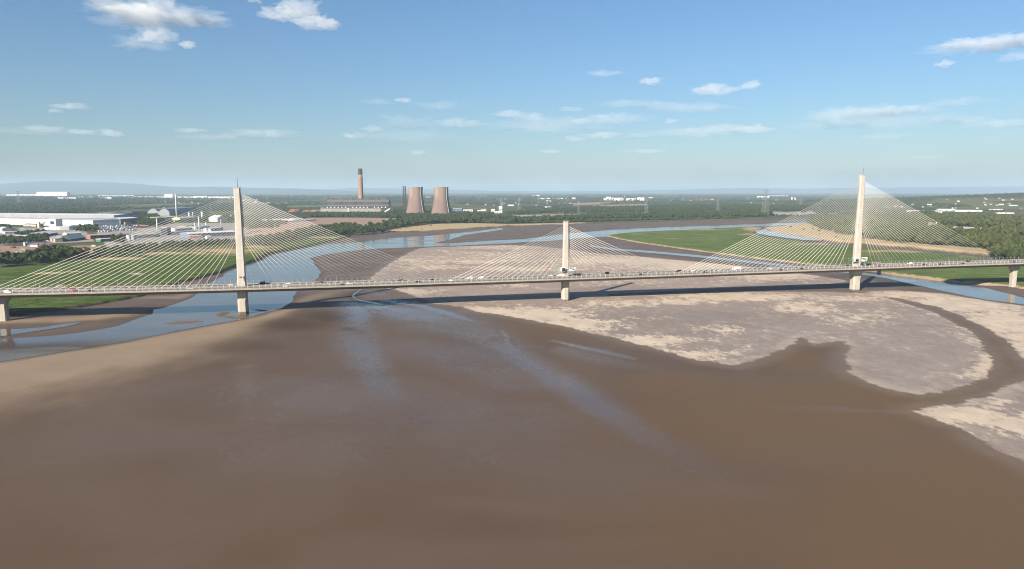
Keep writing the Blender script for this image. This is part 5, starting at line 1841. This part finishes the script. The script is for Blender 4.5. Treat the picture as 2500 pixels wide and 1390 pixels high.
def houses():
    """far houses and farms: pale walls and reddish or grey roofs scattered through the trees"""
    rr = random.Random(5)
    protos = []
    for wall, roof in (('stone', 'tile'), ('tile', 'brown'), ('offwhite', 'grey'), ('sand', 'brown')):
        o = empty('house', (0, 0, 0))
        MB().loft([[(-7, -5, 0), (-7, 5, 0), (-7, 5, 6), (-7, 0, 9.5), (-7, -5, 6)], [(7, -5, 0), (7, 5, 0), (7, 5, 6), (7, 0, 9.5), (7, -5, 6)]]).build('wall', clad(wall), o)
        r = MB()
        for s_ in (-1, 1):
            r.add([(-7.5, s_ * 5.6, 5.7), (7.5, s_ * 5.6, 5.7), (7.5, 0, 9.9), (-7.5, 0, 9.9), (-7.5, s_ * 5.6, 5.4), (7.5, s_ * 5.6, 5.4), (7.5, 0, 9.55), (-7.5, 0, 9.55)], [(0, 1, 2, 3), (4, 7, 6, 5), (0, 4, 5, 1), (0, 3, 7, 4), (1, 5, 6, 2)])
        ro = r.build('roof', clad(roof), o)
        MB().box(3, 4.2, -.6, .6, 9.0, 11.2).build('chimney', clad('brick'), ro)
        for x in (-4, 0, 4):
            MB().box(x - .8, x + .8, -5.06, -4.95, 3.4, 4.9).build('window', glass_m, o)
        protos.append(o)
    used = [False] * 4
    spots = []
    for _ in range(70):
        spots.append((rr.uniform(430, 790), rr.uniform(484, 500)))
    for _ in range(50):
        spots.append((rr.uniform(1100, 1460), rr.uniform(486, 503)))
    for _ in range(30):
        spots.append((rr.uniform(1600, 1900), rr.uniform(482, 500)))
    for _ in range(30):
        spots.append((rr.uniform(2180, 2500), rr.uniform(484, 512)))
    for _ in range(20):
        spots.append((rr.uniform(0, 430), rr.uniform(488, 505)))
    names = ['cream-walled house with a reddish roof', 'brick house with a brown roof', 'white house with a grey roof', 'sandy house with a brown roof']
    for i, (x, y) in enumerate(spots):
        k = rr.choice((0, 0, 1, 2, 2, 3))
        g = GL(x, y)
        o = protos[k] if not used[k] else copy_tree(protos[k])
        used[k] = True
        set_tree(o, g, rr.uniform(-.6, .6), max(.8, g.y / 7000) * rr.uniform(.8, 1.2))
        place = 'in the far town near the chimney' if 430 < x < 800 else 'in suburbs left of centre pylon' if 1000 < x < 1470 else 'on plain right of centre pylon' if x < 1950 and x > 1500 else 'on the right wooded hill' if x > 2000 else 'in woods at far left'
        tag(o, names[k] + ' ' + place, 'house', names[k] + ' ' + place)
        FOOT.append((g.x, g.y, 22))


houses()

# ------------------------------------------------------------------ trees
def leaf_material(name, c0, c1, c2):
    n = Nodes(name)
    oi = N(n.nt, 'ShaderNodeObjectInfo')
    r = oi.outputs['Random']
    a = n.noise(.35, 3, .6)
    c = n.mix(r, c0, c1)
    c = n.mix(n.ramp(a, .3, .75, 0, .8), c, c2)
    n.L(c, n.b.inputs['Base Color'])
    n.b.inputs['Roughness'].default_value = .8
    n.b.inputs['Specular IOR Level'].default_value = .04
    return n.m


leaf_m = leaf_material('broadleaf_foliage', (.022, .034, .014), (.048, .062, .022), (.058, .078, .027))
leaf_light_m = leaf_material('mixed_foliage', (.034, .048, .016), (.082, .092, .028), (.098, .112, .040))
leaf_far_m = leaf_material('distant_foliage', (.024, .036, .020), (.058, .072, .032), (.066, .084, .040))
bark_m = mat('bark', (.10, .08, .06), .95, .2, 2.0)


def crown_mesh(seed, h, w, nlobe, nleaf, leaf, tall=1.0, core_sub=2):
    """crown of uneven lobes: a rough core per lobe and loose leaf clumps round it"""
    rr = np.random.default_rng(seed)
    cv, cf = ico(core_sub)
    mb = MB()
    lobes = []
    for k in range(nlobe):
        a = rr.random() * 2 * math.pi
        rad = w * .30 * math.sqrt(rr.random()) if k else 0
        zc = h * (.42 + .34 * rr.random()) if k else h * .62
        s_ = w * (.20 + .14 * rr.random()) * (1.15 if k == 0 else 1)
        lobes.append((rad * math.cos(a), rad * math.sin(a), zc, s_, s_ * (.8 + .4 * rr.random()) * tall))
    for (x, y, z, sx, sz) in lobes:
        p = cv * (1 + .7 * (vnoise3(cv * 2.1 + rr.random(3) * 30) - .5) + .5 * (vnoise3(cv * 4.7 + rr.random(3) * 30) - .5))[:, None]
        mb.add((p * np.array([sx, sx, sz]) * .86 + np.array([x, y, z])).tolist(), cf)
    for k in range(nleaf):
        x, y, z, sx, sz = lobes[rr.integers(len(lobes))]
        d = rr.normal(size=3)
        d /= np.linalg.norm(d)
        if d[2] < -.5:
            d[2] *= -.4
        q = np.array([x, y, z]) + d * np.array([sx, sx, sz]) * rr.uniform(.78, 1.22)
        u = np.cross(d, rr.normal(size=3))
        u /= np.linalg.norm(u) + 1e-9
        v = np.cross(d, u) + d * rr.uniform(-.7, .7)
        l = leaf * rr.uniform(.6, 1.4)
        mb.add([q - u * l, q - v * l * .6, q + u * l, q + v * l * .6], [(0, 1, 2, 3)])
    return mb


def trunk_mesh(h, r, seed):
    rr = random.Random(seed)
    mb = MB()
    mb.tube((0, 0, -.6), (.1, .05, h * .45), r, r * .62, 7)
    for k in range(4):
        a = k * 1.6 + rr.random()
        mb.tube((.1, .05, h * (.26 + .05 * k)), (h * .2 * math.cos(a), h * .2 * math.sin(a), h * (.52 + .06 * k)), r * .42, r * .15, 5)
    mb.tube((.1, .05, h * .45), (0, 0, h * .75), r * .6, r * .2, 6)
    return mb


CROWNS, TRUNKS, WOODS, FARS, LIGHTS = [], [], [], [], []
for k in range(6):
    h, w = (11, 10.5) if k < 3 else (12.5, 9.0) if k < 5 else (9, 11)
    me = crown_mesh(100 + k, h, w, 6, 190, .62, 1.0 if k < 3 else 1.25).mesh('crown')
    me.materials.append(leaf_m)
    CROWNS.append(me)
    tm_ = trunk_mesh(h, .34, k).mesh('trunk')
    tm_.materials.append(bark_m)
    TRUNKS.append(tm_)
    mb = crown_mesh(200 + k, h, w, 5, 90, .8, 1.0 if k < 3 else 1.2, 1)
    t = trunk_mesh(h, .34, k)
    me = mb.mesh('woodland_tree')
    me.materials.append(leaf_m)
    WOODS.append(bpy.data.objects.new('woodland_tree_source', me))
    m2 = me.copy()
    m2.materials.clear()
    m2.materials.append(leaf_light_m)
    LIGHTS.append(bpy.data.objects.new('light_tree_source', m2))
    me = crown_mesh(300 + k, 10, 15, 4, 26, 1.5, .85, 1).mesh('far_tree')
    me.materials.append(leaf_far_m)
    FARS.append(bpy.data.objects.new('far_tree_source', me))


def scatter_object(name, pts, sizes, sources, seed):
    """one object for a wood nobody could count: points with tree crowns instanced on them"""
    rr = np.random.default_rng(seed)
    n = len(pts)
    m = bpy.data.meshes.new(name)
    m.vertices.add(n)
    m.vertices.foreach_set('co', np.asarray(pts, np.float32).ravel())
    for nm, val in (('size', np.asarray(sizes, np.float32)), ('turn', rr.random(n).astype(np.float32) * 6.283)):
        at = m.attributes.new(nm, 'FLOAT', 'POINT')
        at.data.foreach_set('value', val)
    at = m.attributes.new('pick', 'INT', 'POINT')
    at.data.foreach_set('value', rr.integers(0, len(sources), n).astype(np.int32))
    o = bpy.data.objects.new(name, m)
    link(o)
    g = bpy.data.node_groups.new(name + '_scatter', 'GeometryNodeTree')
    g.interface.new_socket('Geometry', in_out='INPUT', socket_type='NodeSocketGeometry')
    g.interface.new_socket('Geometry', in_out='OUTPUT', socket_type='NodeSocketGeometry')
    gi, go = g.nodes.new('NodeGroupInput'), g.nodes.new('NodeGroupOutput')
    join = g.nodes.new('GeometryNodeJoinGeometry')

    def named(nm, typ):
        q = g.nodes.new('GeometryNodeInputNamedAttribute')
        q.data_type = typ
        q.inputs['Name'].default_value = nm
        return q.outputs['Attribute']
    size, turn, pick = named('size', 'FLOAT'), named('turn', 'FLOAT'), named('pick', 'INT')
    cx = g.nodes.new('ShaderNodeCombineXYZ')
    g.links.new(turn, cx.inputs['Z'])
    er = g.nodes.new('FunctionNodeEulerToRotation')
    g.links.new(cx.outputs[0], er.inputs[0])
    for k, src in enumerate(sources):
        oi = g.nodes.new('GeometryNodeObjectInfo')
        oi.inputs['Object'].default_value = src
        oi.inputs['As Instance'].default_value = True
        cmp_ = g.nodes.new('FunctionNodeCompare')
        cmp_.data_type = 'INT'
        cmp_.operation = 'EQUAL'
        g.links.new(pick, cmp_.inputs[2])
        cmp_.inputs[3].default_value = k
        ip = g.nodes.new('GeometryNodeInstanceOnPoints')
        g.links.new(gi.outputs[0], ip.inputs['Points'])
        g.links.new(cmp_.outputs[0], ip.inputs['Selection'])
        g.links.new(oi.outputs['Geometry'], ip.inputs['Instance'])
        g.links.new(er.outputs[0], ip.inputs['Rotation'])
        g.links.new(size, ip.inputs['Scale'])
        g.links.new(ip.outputs[0], join.inputs[0])
    g.links.new(join.outputs[0], go.inputs[0])
    md = o.modifiers.new('scatter', 'NODES')
    md.node_group = g
    tag(o, kind='stuff')
    return o


def free_of_buildings(P, pad=3.0):
    ok = np.ones(len(P), bool)
    for (x, y, r) in FOOT:
        ok &= (P[:, 0] - x) ** 2 + (P[:, 1] - y) ** 2 > (r + pad) ** 2
    return ok


def fill(poly_px, spacing, seed, thin=0.0):
    """points spread through a piece of ground outlined in the photograph"""
    rr = np.random.default_rng(seed)
    W = lpoly(poly_px)
    lo, hi = W.min(0), W.max(0)
    nx, ny = int((hi[0] - lo[0]) / spacing) + 1, int((hi[1] - lo[1]) / spacing) + 1
    gx, gy = np.meshgrid(np.arange(nx), np.arange(ny))
    P = np.stack([lo[0] + (gx.ravel() + rr.random(nx * ny) * .9) * spacing, lo[1] + (gy.ravel() + rr.random(nx * ny) * .9) * spacing], -1)
    P = P[sdf(W, P[:, 0], P[:, 1]) > -spacing * .3]
    if thin:
        P = P[fbm(P[:, 0] / 70, P[:, 1] / 70) > thin]
    return P[free_of_buildings(P)]


def with_z(P):
    return np.column_stack([P, hland(P[:, 0], P[:, 1]) - .2])


n_tree = [0]


def lone_tree(x, y, size, label, group, tint=None):
    k = n_tree[0] % len(CROWNS)
    n_tree[0] += 1
    z = float(hland(x, y))
    o = empty('tree', (x, y, z - .2), random.random() * 6.28, label, 'tree', group)
    o.scale = (size, size, size * random.uniform(.85, 1.15))
    for nm, me in (('crown', CROWNS[k]), ('trunk', TRUNKS[k])):
        c = bpy.data.objects.new(nm, me)
        link(c, o)
    return o


# belts whose trees can be told apart: every tree its own object
BELTS = [
    ([(-10, 640), (60, 634), (120, 622), (150, 616), (180, 622), (200, 630), (120, 641), (40, 648), (-10, 652)], 13.5, (1.05, 1.5), 70, 'dark green tree in the hedge belt between the earth yard and the left saltmarsh'),
    ([(200, 622), (260, 612), (330, 606), (420, 597), (500, 594), (575, 591), (575, 598), (470, 606), (360, 616), (250, 627)], 13.0, (.6, 1.0), 70, 'low dark tree in the hedge running behind the left stay cables'),
    ([(600, 592), (660, 583), (720, 570), (770, 560), (840, 552), (880, 556), (860, 566), (800, 573), (740, 580), (680, 592), (610, 602)], 14.0, (.9, 1.3), 60, 'dark green tree in the belt on the bank right of the left pylon'),
    ([(1240, 541), (1340, 537), (1480, 531), (1600, 530), (1720, 527), (1860, 524), (1870, 530), (1720, 534), (1600, 536), (1480, 538), (1340, 543), (1250, 546)], 17.0, (1.3, 1.9), 70, 'rounded tree in the long belt along the far river bank'),
    ([(2438, 612), (2470, 604), (2520, 606), (2540, 640), (2500, 642), (2448, 638)], 17.0, (1.0, 1.6), 30, 'leafy tree in the scrub behind the right end of the deck'),
]
wood_pts, wood_sz = [], []
for bi, (poly, sp, (s0, s1), cap, lab) in enumerate(BELTS):
    P = fill(poly, sp, 40 + bi)
    order = np.argsort(P[:, 1])
    for q, j in enumerate(order):
        x, y = P[j]
        sz = random.uniform(s0, s1)
        if q < cap:
            lone_tree(float(x), float(y), sz, lab, lab.replace('tree', 'trees', 1))
        else:
            wood_pts.append((x, y, float(hland(x, y)) - .2))
            wood_sz.append(sz)

WOODLAND = [
    ([(0, 586), (60, 588), (110, 584), (120, 592), (60, 598), (0, 600)], 11, (.9, 1.3), 0),
    ([(0, 558), (20, 558), (22, 568), (0, 570)], 10, (1.0, 1.4), 0),
    ([(40, 574), (110, 569), (115, 580), (70, 584)], 12, (.8, 1.2), 0), ([(180, 558), (235, 556), (235, 566), (190, 568)], 12, (.8, 1.2), 0),
    ([(330, 535), (380, 528), (400, 545), (370, 556), (340, 548)], 11, (1, 1.4), 0), ([(276, 582), (300, 580), (300, 596), (270, 596)], 11, (.7, 1.0), 0),
    ([(590, 546), (620, 540), (700, 546), (690, 555), (640, 562), (600, 560)], 12, (.8, 1.2), -.1),
    ([(740, 528), (800, 521), (900, 518), (1000, 519), (1080, 521), (1080, 531), (1000, 534), (870, 531), (760, 532)], 12, (1.1, 1.6), 0),
    ([(900, 556), (960, 546), (1000, 536), (1080, 528), (1180, 528), (1250, 533), (1250, 540), (1160, 545), (1060, 546), (980, 556), (930, 563)], 14, (1.0, 1.7), -.15),
    ([(800, 570), (860, 560), (920, 560), (945, 564), (900, 570), (830, 574)], 12, (.8, 1.3), -.2),
    ([(1230, 523), (1380, 512), (1560, 508), (1700, 505), (1900, 507), (1900, 517), (1700, 521), (1560, 522), (1400, 521), (1260, 526)], 17, (1.2, 1.8), -.05),
    ([(1620, 527), (1760, 521), (1880, 519), (1880, 528), (1760, 528), (1640, 531)], 15, (1.3, 1.8), -.1),
    ([(1880, 507), (2060, 503), (2280, 512), (2280, 535), (2180, 545), (2080, 530), (1890, 516)], 15, (1.2, 1.8), 0.05),
    ([(1975, 547), (2010, 537), (2080, 533), (2150, 541), (2230, 556), (2300, 565), (2380, 575), (2420, 590), (2420, 606), (2330, 603), (2250, 597), (2190, 594), (2130, 585), (2060, 575), (2010, 562)], 11.5, (.9, 1.5), -.22),
    ([(2220, 530), (2330, 527), (2420, 532), (2500, 540), (2500, 575), (2420, 566), (2300, 548), (2220, 542)], 12, (.9, 1.5), -.12),
    ([(2330, 572), (2420, 562), (2500, 570), (2640, 590), (2640, 660), (2500, 648), (2446, 640), (2424, 616), (2400, 604)], 10.5, (.8, 1.4), -.15),
]
light_pts, light_sz = [], []
for wi, (poly, sp, (s0, s1), thin) in enumerate(WOODLAND):
    P = fill(poly, sp, 80 + wi, thin)
    Z = with_z(P)
    rr = np.random.default_rng(600 + wi)
    if wi >= len(WOODLAND) - 3:
        light_pts += Z.tolist()
        light_sz += (s0 * .55 + (s1 * 1.3 - s0 * .55) * rr.random(len(Z)) ** 1.5).tolist()
        continue
    wood_pts += Z.tolist()
    wood_sz += rr.uniform(s0, s1, len(Z)).tolist()
# shrubs dotted over the reeds and along the shore
for (x, y, sz) in ((1052, 553, .6), (1030, 561, .3), (1930, 557, .7), (1962, 562, .5), (1985, 561, .5), (2000, 566, .6), (1980, 570, .4), (2000, 574, .4), (1935, 566, .3), (2040, 582, .5), (2060, 588, .4)):
    g = GL(x, y)
    wood_pts.append((g.x, g.y, g.z - .2))
    wood_sz.append(sz)
tag(scatter_object('woodland', wood_pts, wood_sz, WOODS, 1), 'dense dark woodland covering the far banks', 'woodland')
tag(scatter_object('mixed_woodland', light_pts, light_sz, LIGHTS, 3), 'lighter mixed woodland and scrub on the right-hand slope', 'woodland')


def far_woods():
    """woods, hedges and garden trees covering the plain out to the horizon"""
    rr = np.random.default_rng(77)
    n = 95000
    inv = rr.uniform(1 / 14000., 1 / 2300., n)
    r = 1 / inv
    th = rr.uniform(R(-42), R(42), n)
    X, Y = r * np.sin(th), r * np.cos(th)
    dens = fbm(X / 500 + 9, Y / 700, 4) + .28 * np.sin(X / 210 + 2 * fbm(X / 900, Y / 900)) ** 8
    keep = dens > .0 + .10 * (rr.random(n) - .5)
    keep &= sdf(COASTW, X, Y) > 30
    for group, pad in ((EARTH, 4), (GREY, 4), (REED, 0), (GREEN_FIELD, 0)):
        for p in group:
            keep &= sdf(lpoly(p), X, Y) < pad
    for p, _, _, _, _ in BELTS:
        keep &= sdf(lpoly(p), X, Y) < 0
    P = np.stack([X[keep], Y[keep]], -1)
    P = P[free_of_buildings(P, 8)]
    # keep the estate itself mostly open
    q = np.array([(a / b) for a, b in P])
    est = (P[:, 1] < 2500) & (q < -.33)
    P = P[~est | (rr.random(len(P)) < .25)]
    rad = np.hypot(P[:, 0], P[:, 1])
    size = rr.uniform(.75, 1.25, len(P)) * np.clip(rad / 5200, .75, 1.5)
    Z = np.column_stack([P, hland(P[:, 0], P[:, 1]) - .5])
    tag(scatter_object('far_woodland', Z, size, FARS, 2), 'belts of distant woods and hedges over the plain to the horizon', 'woodland')


far_woods()






# ------------------------------------------------------------------ look-alikes are told apart by their order from the left
def order_labels():
    sets = {}
    for o in scene.objects:
        if o.parent is None and 'label' in o and o.get('category') in ('cloud', 'lamp post', 'trailer', 'container', 'house'):
            sets.setdefault(o['label'], []).append(o)
    for lab, objs in sets.items():
        if not 1 < len(objs) <= 40:
            continue
        objs.sort(key=lambda o: to_px(o.location)[0])
        for k, o in enumerate(objs, 1):
            suf = 'th' if 10 < k % 100 < 14 else {1: 'st', 2: 'nd', 3: 'rd'}.get(k % 10, 'th')
            o['label'] = '%s, %s' % (lab, 'leftmost one' if k == 1 else 'rightmost one' if k == len(objs) else '%d%s from left' % (k, suf))


order_labels()
